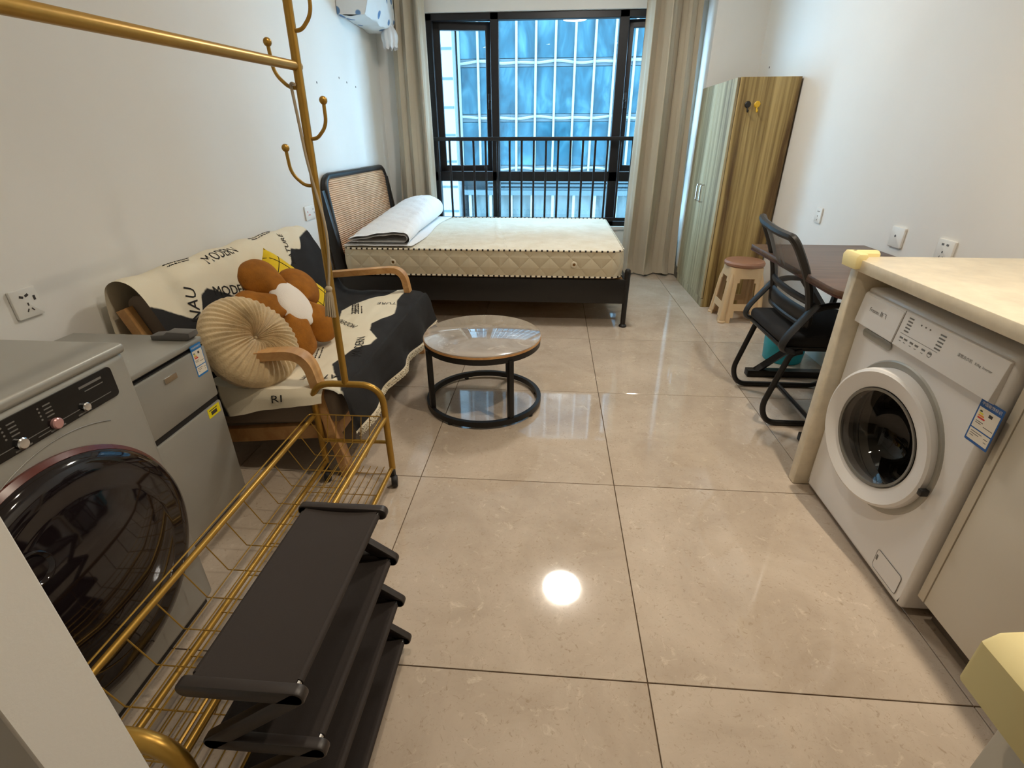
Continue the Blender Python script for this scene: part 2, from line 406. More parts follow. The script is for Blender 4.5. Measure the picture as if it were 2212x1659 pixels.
struct('ceiling', B().box(XL - .1, XR + .1, YF - .1, YB + .2, ZC, ZC + .1), M['ceil'])
wl = struct('wall_left', B().box(XL - .1, XL, YF - .1, YB + .2, -.05, ZC), M['wall'])
for (y, z) in ((3.86, 1.60), (4.28, 1.665), (4.43, 1.648), (4.62, 1.632)):
    make('nail_hole', B().lathe([(0, 0.0015), (.006, .0012), (.008, 0)], (XL, y, z), (1, 0, 0), 10), M['darktext'], wl)
wr = struct('wall_right', B().box(XR, XR + .1, YF - .1, YB + .2, -.05, ZC), M['wall'])
make('nail_hole', B().lathe([(0, 0.0015), (.006, .0012), (.008, 0)], (XR, 4.75, 1.745), (-1, 0, 0), 10), M['darktext'], wr)
struct('wall_front', B().box(XL, XR, YF - .1, YF, -.05, ZC), M['wall'])
WX0, WX1, WZ0, WZ1 = -1.185, 1.20, 0.44, 2.245
struct('wall_back', B().box(XL, WX0, YB, YB + .2, -.05, ZC).box(WX1, XR, YB, YB + .2, -.05, ZC).box(WX0, WX1, YB, YB + .2, WZ1, ZC).box(WX0, WX1, YB, YB + .2, -.05, WZ0), M['wall'])
struct('wall_pier', B().box(1.262, XR, 4.985, YB, 0, ZC), M['wall'])
struct('baseboard_pier', B().box(1.247, 1.262, 4.985, YB, 0.0005, .10, .003).box(1.262, XR, 4.970, 4.985, 0.0005, .10, .003), M['base'])
struct('baseboard_back', B().box(XL, 1.247, YB - .013, YB, 0.0005, .10, .003), M['base'])
struct('baseboard_left', B().box(XL, XL + .013, .31, YB - .014, 0.0005, .10, .003), M['base'])
struct('wall_partition_left', B().box(XL, -.468, .225, .30, 0, ZC, .002, 1), M['wall'])

# ------------------------------------------------------------------ window
wf = B()
for a in ((WX0, WX1, WZ1 - .055, WZ1), (WX0, WX1, WZ0, WZ0 + .05), (WX0, WX0 + .055, WZ0, WZ1), (WX1 - .055, WX1, WZ0, WZ1), (-.605, -.53, WZ0, WZ1), (.535, .62, WZ0, WZ1), (WX0, WX1, .865, .955)):
    wf.box(a[0], a[1], 5.335, 5.405, a[2], a[3], .004, 1)
win = struct('window_1', wf, M['frame'])
for x0, x1, z0, z1 in ((WX0 + .055, -.605, .49, .865), (-.53, .535, .49, .865), (.62, WX1 - .055, .49, .865), (-.53, .535, .955, WZ1 - .055)):
    struct('glass_pane', B().box(x0, x1, 5.366, 5.372, z0, z1), M['glass'], win)
def sash(x0, x1, hinge, ang, hx):
    z0, z1, w = .945, WZ1 - .05, .062; b = B(); R = RZ(ang); piv = (hinge, 5.40, 1.5)
    for a in ((x0, x1, z1 - w, z1), (x0, x1, z0, z0 + w), (x0, x0 + w, z0, z1), (x1 - w, x1, z0, z1)):
        b.box(a[0], a[1], 5.392, 5.44, a[2], a[3], .004, 1, rot=R, piv=piv)
    s = struct('sash', b, M['frame'], win)
    struct('glass_pane', B().box(x0 + w, x1 - w, 5.414, 5.420, z0 + w, z1 - w, rot=R, piv=piv), M['glass'], s)
    struct('window_handle', B().box(hx - .012, hx + .012, 5.378, 5.392, 1.50, 1.63, .004, rot=R, piv=piv).box(hx - .085 if ang < 0 else hx - .012, hx + .012 if ang < 0 else hx + .085, 5.355, 5.372, 1.555, 1.578, .004, rot=R, piv=piv).box(hx - .01, hx + .01, 5.36, 5.39, 1.556, 1.577, rot=R, piv=piv), M['blackpl'], s)
sash(WX0 + .05, -.598, WX0 + .05, 7.0, -.632)
sash(.612, WX1 - .05, WX1 - .05, -7.0, .645)
struct('trim_1', B().box(WX0 + .002, WX1 - .002, 5.285, 5.335, WZ0 - .03, WZ0 + .005, .004), M['white'])
t = Thing('window_guard_rail', 'black metal guard rail with upright bars across the lower window', 'railing', (0, 5.255, 0.5))
t.part('top_rail', B().box(-1.178, 1.19, 5.240, 5.270, 1.228, 1.262, .004), M['frame'])
t.part('bottom_rail', B().box(-1.178, 1.19, 5.243, 5.267, .505, .535, .003), M['frame'])
bar0 = None
for k in range(20):
    x = -1.125 + k * .1163
    if bar0 is None: bar0 = t.part('baluster', B().box(x - .010, x + .010, 5.247, 5.263, .53, 1.232, .002, 1), M['frame'])
    else: o = bar0.copy(); COL.objects.link(o); o.parent = t.o; o.location = (k * .1163, 0, 0)
for x in (-1.178, 1.17):
    for z in (.51, 1.236): t.part('rail_bracket', B().box(x, x + .016, 5.262, 5.335, z, z + .018), M['frame'])

# ------------------------------------------------------------------ building across the street
t = Thing('office_building', 'glass office building with white mullions seen through the window', 'building', (0, 24, -16))
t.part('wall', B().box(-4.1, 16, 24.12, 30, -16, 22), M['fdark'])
t.part('side_wall', B().box(-16, -4.15, 23.2, 30, -16, 22), M['fwhite'], label='white tiled wall at the left end of the building')
for k in range(34):
    z = -14 + k * 1.02
    t.part('wall_joint', B().box(-15.9, -4.17, 23.185, 23.2, z, z + .09), M['fband'])
X0, NX = -4.02, 17
for fl in range(0, 11):
    zb = -.15 + 2.0 * fl if fl >= 0 else None
    if fl >= 0:
        for k in range(NX):
            xa = X0 + .79 * k; a = random.uniform(-.012, .012); c = random.uniform(-.01, .01)
            b = B().box(xa + .02, xa + .77, 24.02, 24.06, zb + .30, zb + 1.98, rot=RZ(math.degrees(a)) @ RX(math.degrees(c)))
            t.part('glass_pane', b, M['fglass'], angle=None)
        pts = [(X0 + NX * .79 * i / 90, 24.0, zb + .15 + .05 * math.sin(i * .45 + fl) * math.sin(i * .13 + 2 * fl)) for i in range(91)]
        t.part('reflection_band', B().tube(pts, .055, 6), M['fwhite'])  # wavy white tube modelled in place of bright distorted reflections in the glass
        t.part('spandrel', B().box(X0, X0 + NX * .79, 24.03, 24.07, zb, zb + .28), M['fband'])
for k in range(NX + 1):
    xa = X0 + .79 * k; t.part('mullion', B().box(xa - .045, xa + .045, 23.86, 24.02, -.15, 21.8), M['fwhite'])
t.part('canopy_band', B().box(-4.0, 12, 23.5, 24.1, -1.06, -.86), M['fband'])
for k in range(4): t.part('louver', B().box(-2.9, 12, 23.55, 23.9, -.80 + k * .16, -.73 + k * .16, rot=RX(20)), M['fband'])
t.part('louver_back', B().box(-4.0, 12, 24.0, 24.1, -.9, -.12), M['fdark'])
for k in range(14):
    xa = X0 + .3 + .93 * k
    t.part('column', B().box(xa - .06, xa + .06, 23.6, 23.8, -5, -1.05), M['fwhite'])
    t.part('shopfront_pane', B().box(xa + .06, xa + .87, 23.95, 24.0, -5, -1.06), M['fglass2'], angle=None)
t.part('handrail', B().box(-4.0, 12, 23.5, 23.54, -2.32, -2.27).box(-4.0, 12, 23.5, 23.54, -2.75, -2.72), M['fdark'])
single('street', B().box(-40, 40, 5.8, 60, -16.2, -16.0), M['street'], 'grey street between the two buildings below the window', 'street', (0, 20, -16.1))

# ------------------------------------------------------------------ ceiling lights
t = Thing('ceiling_lamp', 'round white flush ceiling lamp above the middle of the room', 'lamp', (.20, 3.39, ZC))
t.part('lamp_base', B().lathe([(.0, ZC), (.155, ZC), (.16, ZC - .02), (.15, ZC - .03), (0, ZC - .03)], (.20, 3.39, 0), seg=40), M['white'])
t.part('diffuser', B().lathe([(.165, ZC - .018), (.17, ZC - .03), (.165, ZC - .055), (.14, ZC - .073), (.08, ZC - .08), (0, ZC - .081)], (.20, 3.39, 0), seg=40), M['lamp'])
for x, lab in ((.95, 'recessed downlight in the ceiling above the kitchen counter'), (-.15, 'recessed downlight in the ceiling over the entrance floor')):
    t = Thing('downlight', lab, 'lamp', (x, 1.15, ZC), 'recessed downlights')
    t.part('trim_ring', B().lathe([(.035, ZC - .001), (.05, ZC - .001), (.05, ZC - .006), (.04, ZC - .008), (.035, ZC - .002)], (x, 1.15, 0), seg=28), M['white'])
    t.part('bulb', B().lathe([(0, ZC - .002), (.035, ZC - .002)], (x, 1.15, 0), seg=24), M['spot'])

# ------------------------------------------------------------------ curtains
def curtain(label, xt0, xt1, xb0, xb1, yc, nf, amp, seed, hem):
    t = Thing('curtain', label, 'curtain', ((xt0 + xt1) / 2, yc, 0), 'beige curtains at the window'); rnd = random.Random(seed)
    ph = [rnd.uniform(0, 6.28) for _ in range(6)]
    def fn(u, v):
        z = 2.56 - v * (2.56 - .012); x = (xt0 + (xb0 - xt0) * v) + ((xt1 - xt0) + ((xb1 - xb0) - (xt1 - xt0)) * v) * u
        w = u + .020 * math.sin(3 * v + ph[0]) + .045 * math.sin(6.28 * u * 1.5 + ph[1]) + .02 * math.sin(12 * u + ph[5]) * v
        A = amp * (0.72 + .38 * math.sin(7 * u + ph[2])) * (0.9 + .25 * v)
        s = math.sin(2 * PI * nf * w + ph[3]); y = yc - A * (abs(s) ** .75) * (1 if s > 0 else -1) + .010 * math.sin(31 * u + 4 * v) * (.4 + .6 * math.sin(9 * u + 2)) + .006 * noise.noise(V((x * 14, z * 1.5, seed)))
        x += .35 * A * math.sin(4 * PI * nf * w + ph[3] * 2)
        if v > .93 and hem:
            k = (v - .93) / .07; y -= hem * k * k * (.6 + .5 * math.sin(2 * PI * nf * u + ph[4])); z = max(.012, z + .02 * k * math.sin(2 * PI * nf * u + ph[5]))
        return (x, y, z)
    t.part('cloth', B().grid(fn, 170, 60), M['curtain'], angle=None, recalc=False)
    for k in range(nf + 1):
        x = xt0 + (xt1 - xt0) * k / nf; t.part('curtain_hook', B().tube([(x, yc, 2.55), (x, yc, 2.585)], .004, 6), M['steel'])
    return t
curtain('beige curtain gathered left of the window beside the bed', -1.46, -1.17, -1.55, -1.17, 5.17, 3, .062, 3, 0)
curtain('beige curtain gathered right of the window with hem on the floor', .735, 1.175, .715, 1.235, 5.14, 3, .085, 5, .06)
single('curtain_rail', B().box(-1.5, 1.2, 5.13, 5.19, 2.575, 2.599, .004), M['white'], 'white curtain track fixed to the ceiling above the window', 'rail', (0, 5.16, 2.58))

# ------------------------------------------------------------------ wardrobe
wy0, wy1, wx0, wx1, wh = 4.06, 4.955, 1.253, 1.655, 1.622
t = Thing('wardrobe', 'wood grain two door wardrobe standing against the right wall', 'wardrobe', (1.45, 4.5, 0))
t.part('side_panel', B().box(wx0, wx1, wy0, wy0 + .018, 0.001, wh, .001, 1), M['ward'])
t.part('side_panel', B().box(wx0, wx1, wy1 - .018, wy1, 0.001, wh, .001, 1), M['ward'])
t.part('carcass', B().box(wx0, wx1, wy0 + .018, wy1 - .018, wh - .018, wh, .001, 1).box(wx0, wx1, wy0 + .018, wy1 - .018, .07, .088).box(wx1 - .01, wx1, wy0 + .018, wy1 - .018, .07, wh - .018), M['ward'])
t.part('kick_board', B().box(wx0 - .012, wx0 + .006, wy0 + .002, wy1 - .002, 0.001, .068, .001, 1), M['wardfront'])
for y0, y1, hy in ((wy0 + .002, 4.505, 4.455), (4.509, wy1 - .002, 4.56)):
    d = t.part('door', B().box(wx0 - .020, wx0 - .003, y0, y1, .073, wh - .002, .0015, 1), M['wardfront'])
    t.part('handle', B().tube(fillet([(wx0 - .018, hy, .775), (wx0 - .05, hy, .775), (wx0 - .05, hy, .905), (wx0 - .018, hy, .905)], .02, 5), .006, 8), M['steel'], parent=d, label='slim silver bow handle')
for x, mm, colr in ((1.327, M['blackpl'], 'black'), (1.391, mat('yellow_plastic', C(222, 178, 40), .4), 'yellow')):
    t = Thing('adhesive_hook', colr + ' round adhesive hook stuck high on the wardrobe side', 'hook', (x, wy0, 1.45))
    t.part('disc', B().lathe([(0, .010), (.016, .010), (.0205, .006), (.021, 0)], (x, wy0, 1.458), (0, -1, 0), 24), mm)
    t.part('hook_arm', B().tube(fillet([(x, wy0 - .008, 1.44), (x, wy0 - .012, 1.415), (x, wy0 - .028, 1.410), (x, wy0 - .032, 1.425)], .008, 4), .0045, 8), mm)

# ------------------------------------------------------------------ bed
t = Thing('bed', 'black wooden bed with reed panel headboard against the left wall', 'bed', (-.5, 4.3, 0))
BX0, BX1, BY0, BY1 = -1.53, .545, 3.535, 5.07
t.part('side_rail', B().box(BX0, BX1 - .01, BY0 - .012, BY0 + .018, .178, .352, .004), M['blackwood'])
t.part('side_rail', B().box(BX0, BX1 - .01, BY1 - .018, BY1 + .012, .178, .352, .004), M['blackwood'])
t.part('foot_rail', B().box(BX1 - .028, BX1 + .004, BY0 + .012, BY1 - .012, .178, .352, .004), M['blackwood'])
t.part('slat_base', B().box(BX0, BX1 - .03, BY0 + .012, BY1 - .012, .332, .352), M['ply'])
for y in (BY0 + .005, BY1 - .005):
    t.part('foot_post', B().lathe([(0, 0.001), (.028, 0.001), (.028, .01), (.018, .022), (.019, .20), (.0215, .40), (.02, .418), (.012, .427), (0, .428)], (BX1, y, 0), seg=20), M['blackwood'])
for y0, y1 in ((3.565, 3.615), (5.04, 5.09)):
    t.part('head_post', B().prism([(-1.50, .001), (-1.55, .001), (-1.60, .50), (-1.625, .92), (-1.595, .93), (-1.545, .60), (-1.50, .30)], (0, y0, 0), (1, 0, 0), (0, 0, 1), (0, y1 - y0, 0), .006), M['blackwood'])
hy0, hy1, hz0, hz1 = 3.625, 5.035, .40, 1.032
hx = lambda z: -1.56 - .055 * (z - .4) / .63
loop = [(hx(v), u, v) for u, v in rrect(hy1 - hy0 - .04, hz1 - hz0 - .04, .10, 8, (hy0 + hy1) / 2, (hz0 + hz1) / 2)]
t.part('head_frame', B().tube(loop, .024, 10, closed=True), M['blackwood'])
rb = B()
for k in range(40):
    z = hz0 + .045 + k * (hz1 - hz0 - .085) / 39
    ins = 0.0
    for zz in (hz0, hz1):
        d = abs(z - zz)
        if d < .12: ins = .12 - math.sqrt(max(0, .12 ** 2 - (.12 - d) ** 2))
    rb.tube([(hx(z) + .004, hy0 + .03 + ins, z), (hx(z) + .004, hy1 - .03 - ins, z)], .0062, 6)
t.part('reed_slats', rb, M['rattan'], stuff=True)
t.part('back_panel', B().prism(rrect(hy1 - hy0 - .05, hz1 - hz0 - .05, .09, 8, (hy0 + hy1) / 2, 0), (hx(.716) - .012, 0, .716), (0, 1, 0), V((-.055 / .63, 0, 1)).normalized(), (.006, 0, 0)), M['ply'])
# mattress
MX0, MX1, MY0, MY1, MZ0, MZ1 = -1.50, .508, 3.505, 5.055, .362, .556
t = Thing('mattress', 'cream damask mattress with black and white piping on the bed', 'mattress', (-.5, 4.28, MZ0))
outl = rrect(MX1 - MX0, MY1 - MY0, .10, 10, (MX0 + MX1) / 2, (MY0 + MY1) / 2)
def dens(o, step=.03):
    out = []
    for a, b in zip(o, o[1:] + o[:1]):
        L = math.dist(a, b); k = max(1, int(L / step))
        out += [(a[0] + (b[0] - a[0]) * i / k, a[1] + (b[1] - a[1]) * i / k) for i in range(k)]
    return out
ol = dens(outl, .02); NO = len(ol); mcx, mcy = (MX0 + MX1) / 2, (MY0 + MY1) / 2
def mside(u, v):
    x, y = ol[int(round(u * NO)) % NO]; k = 1 + .012 * math.sin(PI * v) - .004
    return (mcx + (x - mcx) * (1 + .008 * math.sin(PI * v)), mcy + (y - mcy) * (1 + .010 * math.sin(PI * v)), MZ0 + .008 + v * (MZ1 - MZ0 - .012))
t.part('side_border', B().grid(mside, NO, 6, cu=True), M['mside'])
def mtop(u, v):
    x, y = ol[int(round(u * NO)) % NO]; k = v
    X, Y = mcx + (x - mcx) * k, mcy + (y - mcy) * k
    h = .012 * (1 - k ** 6) + .003 * noise.noise(V((X * 5, Y * 9, 1))) * (1 - k ** 8)
    d = (X + .46 + .10 * (Y - 4.3) + .03 * noise.noise(V((Y * 6, 3, 0)))); h += .007 * math.exp(-(d / .016) ** 2) * (1 - k ** 8) - .006 * math.exp(-((d - .04) / .016) ** 2) * (1 - k ** 8)
    return (X, Y, MZ1 - .004 + h)
t.part('top_panel', B().grid(mtop, NO, 44, cu=True), M['damask'])
t.part('bottom_panel', B().grid(lambda u, v: (mcx + (ol[int(round(u * NO)) % NO][0] - mcx) * v, mcy + (ol[int(round(u * NO)) % NO][1] - mcy) * v, MZ0 + .006), NO, 2, cu=True), M['damask'])
for z in (MZ0 + .010, MZ1 - .004):
    t.part('piping', B().tube([(x, y, z) for x, y in dens(outl, .0125)], .0068, 6, closed=True, stripes=lambda i: 1 if i % 3 == 0 else 0), [M['pipew'], M['pipeb']], label='black and white striped piping')
for x in (-1.124, .163):
    v_ = t.part('air_vent', B().lathe([(.009, .002), (.013, .008), (.021, .006), (.022, 0)], (x, MY0 - .012, .462), (0, -1, 0), 20), M['pipew'])
    t.part('vent_grommet', B().lathe([(0, .002), (.011, .002)], (x, MY0 - .013, .462), (0, -1, 0), 16), mat('brass_grommet', C(150, 110, 60), .4, .6) if x < 0 else bpy.data.materials['brass_grommet'], parent=v_)
# folded quilt: a doubled sheet whose fold rolls over at the right
t = Thing('folded_quilt', 'white quilted pad folded over at the head of the mattress', 'bedding', (-1.25, 4.2, MZ1))
def quilt(u, v):
    # closed loop of a thick sheet folded over at the right: outer face there, inner face back
    inner = u > .5; q = (u * 2 if not inner else (1 - u) * 2); th = .009 * (-1 if inner else 1) * min(1, 18 * min(q, 1 - q) + .25)
    L0 = -1.468; L1 = lerp_table([(0, -1.012), (.35, -1.045), (.8, -1.03), (1, -1.06)], v)
    r = lerp_table([(0, .034), (.4, .056), (.8, .098), (1, .070)], v); zl = lerp_table([(0, .034), (.6, .095), (1, .125)], v)
    if q < .42: k = q / .42; x, z, nx, nz = L0 + (L1 - r - L0) * k, .012, 0, -1
    elif q < .60:
        a_ = -PI / 2 + PI * (q - .42) / .18; x, z, nx, nz = L1 - r + r * math.cos(a_), .012 + r + r * math.sin(a_), math.cos(a_), math.sin(a_)
    else:
        k = (q - .60) / .40; x = L1 - r + (L0 + .015 - L1 + r) * k; z = (.012 + 2 * r) * (1 - k ** 1.6) + zl * k ** 1.6 + .020 * math.sin(PI * k) * v; nx, nz = 0, 1
    y = 3.535 + v * 1.40 + (.05 * math.sin(PI * (1 - q)) * v)
    if q > .5: z += .005 * abs(math.sin((x + y) * 24)) * abs(math.sin((x - y) * 24)) + .012 * noise.noise(V((x * 5, y * 4, 1)))
    return (x + nx * th, y, max(MZ1 + .009, MZ1 + .016 + z + nz * th))
qb = B().grid(quilt, 160, 80, cu=True)
t.part('folded_layer', qb, M['quilt'])
t.part('under_layer', B().grid(lambda u, v: (-1.485 + u * .50 + .02 * math.sin(7 * v), 3.515 + v * 1.5, MZ1 + .010 + .002 * noise.noise(V((u * 5, v * 9, 4))) + .006 * (1 - v)), 30, 50), M['quilt'], recalc=False)

# ------------------------------------------------------------------ coffee table
TC = (-.33, 2.32)
t = Thing('coffee_table', 'round marble top coffee table with black ring base by the sofa', 'table', (TC[0], TC[1], 0))
t.part('tabletop', B().lathe([(0, .381), (.289, .381), (.293, .378), (.293, .374), (0, .374)], (*TC, 0), seg=72), M['tablestone'])
t.part('edge_band', B().lathe([(.291, .374), (.2945, .374), (.2945, .364), (.28, .364), (.28, .3735)], (*TC, 0), seg=72), M['oak'], label='thin wooden edge band')
t.part('top_ring', B().lathe([(.291, .3635), (.291, .334), (.272, .334), (.272, .3635), (.291, .3635)], (*TC, 0), seg=72), M['black'])
t.part('bottom_ring', B().lathe([(.300, .040), (.300, .012), (.280, .012), (.280, .040), (.300, .040)], (*TC, 0), seg=72), M['black'])
for a in (212, 304, 68):
    ca, sa = math.cos(math.radians(a)), math.sin(math.radians(a)); x, y = TC[0] + .285 * ca, TC[1] + .285 * sa
    t.part('leg', B().box(x - .0125, x + .0125, y - .0125, y + .0125, .03, .345, .002, rot=RZ(a)), M['black'])
for a in (118, 330, 242, 20):
    ca, sa = math.cos(math.radians(a)), math.sin(math.radians(a)); x, y = TC[0] + .29 * ca, TC[1] + .29 * sa
    t.part('foot_pad', B().lathe([(0, .001), (.012, .001), (.012, .013), (0, .013)], (x, y, 0), seg=14), M['rubber'])

# ------------------------------------------------------------------ helpers for flat print on a plane
class Plane:
    """thin raised pieces on a plane: origin o, axes e1 (across), e2 (up), normal n"""
    def __init__(s, o, e1, e2): s.o, s.e1, s.e2 = V(o), V(e1).normalized(), V(e2).normalized(); s.n = s.e1.cross(s.e2)
    def p(s, u, v, h=0): return s.o + s.e1 * u + s.e2 * v + s.n * h
    def rect(s, b, u0, u1, v0, v1, h0=0.0, h1=0.0008, r=0.0, mi=0):
        poly = rrect(u1 - u0, v1 - v0, r, 4, (u0 + u1) / 2, (v0 + v1) / 2) if r else [(u0, v0), (u1, v0), (u1, v1), (u0, v1)]
        return b.prism(poly, s.o + s.n * h0, s.e1, s.e2, s.n * (h1 - h0), mi=mi)
    def text(s, b, body, size, u, v, h=0.001, mi=0, align='CENTER'):
        return b.text(body, size, lambda x, y: s.p(u + x, v + y, h), mi, align)
def energy_label(T, pl, w, hgt, blue, parent=None):
    L = T.part('energy_label', pl.rect(B(), 0, w, 0, hgt, 0, .0006, .003), M[blue], parent, label='blue and white energy label sticker')
    T.part('label_field', pl.rect(pl.rect(B(), w * .06, w * .94, hgt * .34, hgt * .82, .0006, .0009), w * .06, w * .94, hgt * .06, hgt * .31, .0006, .0009), M['labelwhite'], L)
    for k, c in enumerate(('lgreen', 'lyel', 'lor', 'lred')):
        T.part('rating_bar', pl.rect(B(), w * .14, w * (.24 + .07 * k), hgt * (.72 - .05 * k), hgt * (.755 - .05 * k), .0009, .0012), M[c], L)
    b = B()
    for k, (u0, u1, v) in enumerate(((.14, .45, .50), (.14, .38, .46), (.5, .9, .44), (.14, .6, .25), (.14, .5, .20), (.14, .3, .15), (.7, .88, .22), (.75, .86, .15))): pl.rect(b, w * u0, w * u1, hgt * v, hgt * (v + .012), .0009, .0011)
    pl.rect(b, w * .52, w * .68, hgt * .69, hgt * .76, .0009, .0011)
    T.part('label_print', b, M['darktext'], L, stuff=True)
    T.part('label_title', pl.text(B(), '中国能效标识', w * .14, w * .5, hgt * .91, .0009), M['labelwhite'], L)
    return L

# ------------------------------------------------------------------ silver washing machine (left)
LX, LY0, LY1, LZ = -.985, .40, 1.0, .832
t = Thing('washing_machine', 'silver washing machine with large dark round door at left', 'washing machine', (-1.28, .70, 0))
t.part('body', B().box(-1.60, LX, LY0, LY1, .028, LZ - .012, .018, 3), M['silver'])
t.part('top_cover', B().box(-1.585, LX + .004, LY0 - .002, LY1 + .002, LZ - .018, LZ + .006, .009, 3), M['silver'])
t.part('top_seam', B().box(-1.50, -1.492, LY0 + .02, LY1 - .10, LZ + .006, LZ + .0072), M['silverd'])
t.part('kick_plate', B().box(-1.56, LX - .02, LY0 + .02, LY1 - .02, .003, .03), M['blackpl'])
pl = Plane((LX, LY0, 0), (0, 1, 0), (0, 0, 1))     # u = y - LY0 grows away from the camera, outward normal +x
cp = t.part('control_panel', pl.rect(B(), .05, .545, .732, .803, 0, .003, .010), M['blackgl'])
for u, mm, r in ((.313, 'steel', .0115), (.386, 'pink', .0115), (.455, 'steel', .0095), (.20, 'steel', .0115)):
    t.part('button', B().lathe([(r, 0), (r, .006), (r * .8, .008), (0, .0085)], pl.p(u, .7475, .003), pl.n, 24), M[mm], cp)
b = B()
for u0, u1 in ((.215, .300), (.325, .372), (.398, .443), (.467, .525)): pl.rect(b, u0, u1, .7468, .7482, .003, .0034)
for u in (.300, .372):
    for k in range(4): pl.rect(b, u + .004, u + .020, .766 + k * .008, .7685 + k * .008, .003, .0034); b.lathe([(.0022, 0), (0, .0004)], pl.p(u - .006, .767 + k * .008, .003), pl.n, 8)
for u in (.313, .386, .45, .20): pl.rect(b, u - .015, u + .018, .735, .738, .003, .0034)
pl.rect(b, .458, .515, .786, .791, .003, .0034); pl.rect(b, .468, .515, .776, .778, .003, .0034); pl.rect(b, .345, .372, .739, .7405, .003, .0034)
t.part('panel_print', b, M['greytext'], cp, stuff=True)
dc = (LX, .705, .402)
t.part('door_rim', B().lathe([(.292, 0), (.292, .006), (.283, .016), (.270, .012), (.268, 0)], dc, (1, 0, 0), 80), M['redrim'])
d = t.part('door', B().lathe([(.284, .010), (.279, .024), (.262, .036), (.235, .042), (.21, .040), (.195, .044), (.15, .058), (.09, .068), (0, .072)], dc, (1, 0, 0), 80), M['domeglass'], label='dark glossy domed round door')
t.part('door_handle', B().lathe([(.030, 0), (.034, .010), (.030, .014), (.024, .010), (.020, 0)], (LX + .045, .60, .545), (.95, 0, .25), 24), M['domeglass'], d)
t.part('panel_groove', B().tube([(LX + .0005, .62 + .28 * k / 16, .716 - .035 * (k / 16 - .55) ** 2 * 4) for k in range(17)], .0012, 5), M['silverd'])

# ------------------------------------------------------------------ small fridge
FX, FY0, FY1, FZ = -1.147, 1.03, 1.462, .672
t = Thing('refrigerator', 'small silver two door refrigerator between washing machine and sofa', 'refrigerator', (-1.36, 1.25, 0))
t.part('body', B().box(-1.605, FX - .045, FY0, FY1, .02, FZ - .02, .008), M['silverd'])
t.part('lid', B().box(-1.605, FX - .004, FY0 - .003, FY1 + .003, FZ - .020, FZ, .005), M['silver'])
t.part('lid_trim', B().box(-1.2, FX - .010, FY0, FY1, FZ - .0235, FZ - .0205), M['rubber'])
ud = t.part('door', B().box(FX - .043, FX, FY0, FY1, 0.456, FZ - .031, .006), M['silver'])
ld = t.part('door', B().box(FX - .043, FX, FY0, FY1, .045, .436, .006), M['silver'])
t.part('door_gap_seal', B().box(FX - .042, FX - .006, FY0 + .004, FY1 - .004, .437, .455), M['rubber'])
t.part('door_gap_seal', B().box(FX - .042, FX - .004, FY0 + .004, FY1 - .004, FZ - .0305, FZ - .0268), M['rubber'])
t.part('foot', B().box(-1.59, FX - .05, FY0 + .02, FY1 - .02, .001, .022), M['rubber'])
t.part('hinge_cover', B().prism([(0, 0), (.12, 0), (.135, .012), (.135, .028), (.06, .030), (.045, .020), (0, .016)], (-1.285, FY1 - .005, FZ), (1, 0, 0), (0, 0, 1), (0, -.045, 0), .004), mat('hinge_grey', C(96, 94, 92), .5))
pf = Plane((FX, FY0, 0), (0, 1, 0), (0, 0, 1))
energy_label(t, Plane((FX, 1.394, .552), (0, 1, 0), (0, 0, 1)), .052, .108, 'labelblue2', ud)
t.part('badge', pf.rect(B(), .225, .278, .594, .612, 0, .0025, .002), M['steel'], ud, label='small chrome name badge')
ys = t.part('warning_sticker', pf.rect(B(), .355, .418, .398, .432, 0, .0006), M['labelyel'], ld, label='yellow warning sticker')
b = B(); pf.rect(b, .362, .405, .422, .425, .0006, .0009); pf.rect(b, .37, .40, .405, .418, .0006, .0009)
t.part('sticker_print', b, M['darktext'], ys, stuff=True)

# ------------------------------------------------------------------ kitchen: worktop, washing machine, cabinets
CZ0, CZ1 = .864, .902
top = Thing('worktop', 'cream stone kitchen worktop running over the white washing machine', 'countertop', (1.2, .9, CZ0))
top.part('slab', B().prism([(.362, -.9), (1.655, -.9), (1.655, 1.752), (1.0, 1.752), (1.0, .278), (.362, .278)], (0, 0, CZ0), (1, 0, 0), (0, 1, 0), (0, 0, CZ1 - CZ0), .003), M['stone'])
top.part('end_panel', B().box(1.004, 1.655, 1.702, 1.748, 0.001, CZ0, .006), M['stone'])
top.part('end_panel', B().box(.376, .396, -.9, .268, 0.001, CZ0, .002), M['warmwhite'])
b = B().prism([(-.005, -.022), (.030, -.022), (.030, .0), (.014, .0), (.012, .014), (.0, .022), (-.01, .022), (-.018, .010), (-.018, -.012)], (1.0, 1.756, CZ1 - .004), (0, -1, 0), (0, 0, 1), (.085, 0, 0), .004)
b.prism([(-.014, -.026), (.004, -.026), (.010, .0), (.020, .012), (.016, .022), (-.010, .022), (-.018, .010)], (.998, 1.774, CZ1 - .004), (1, 0, 0), (0, 0, 1), (0, -.085, 0), .004)
single('corner_guard', b, M['padyel'], 'cream foam corner guard on worktop corner above the desk', 'corner guard', (1.0, 1.75, CZ1))
b = B().prism([(-.020, -.036), (.0, -.036), (.0, .001), (.085, .001), (.088, .007), (.084, .013), (.010, .022), (-.010, .019), (-.020, .008)], (.361, .284, CZ1), (1, 0, 0), (0, 0, 1), (0, -.100, 0), .004)
single('corner_guard', b, M['padyel'], 'large cream foam guard on the nearest worktop corner, bottom right', 'corner guard', (.38, .32, CZ1))

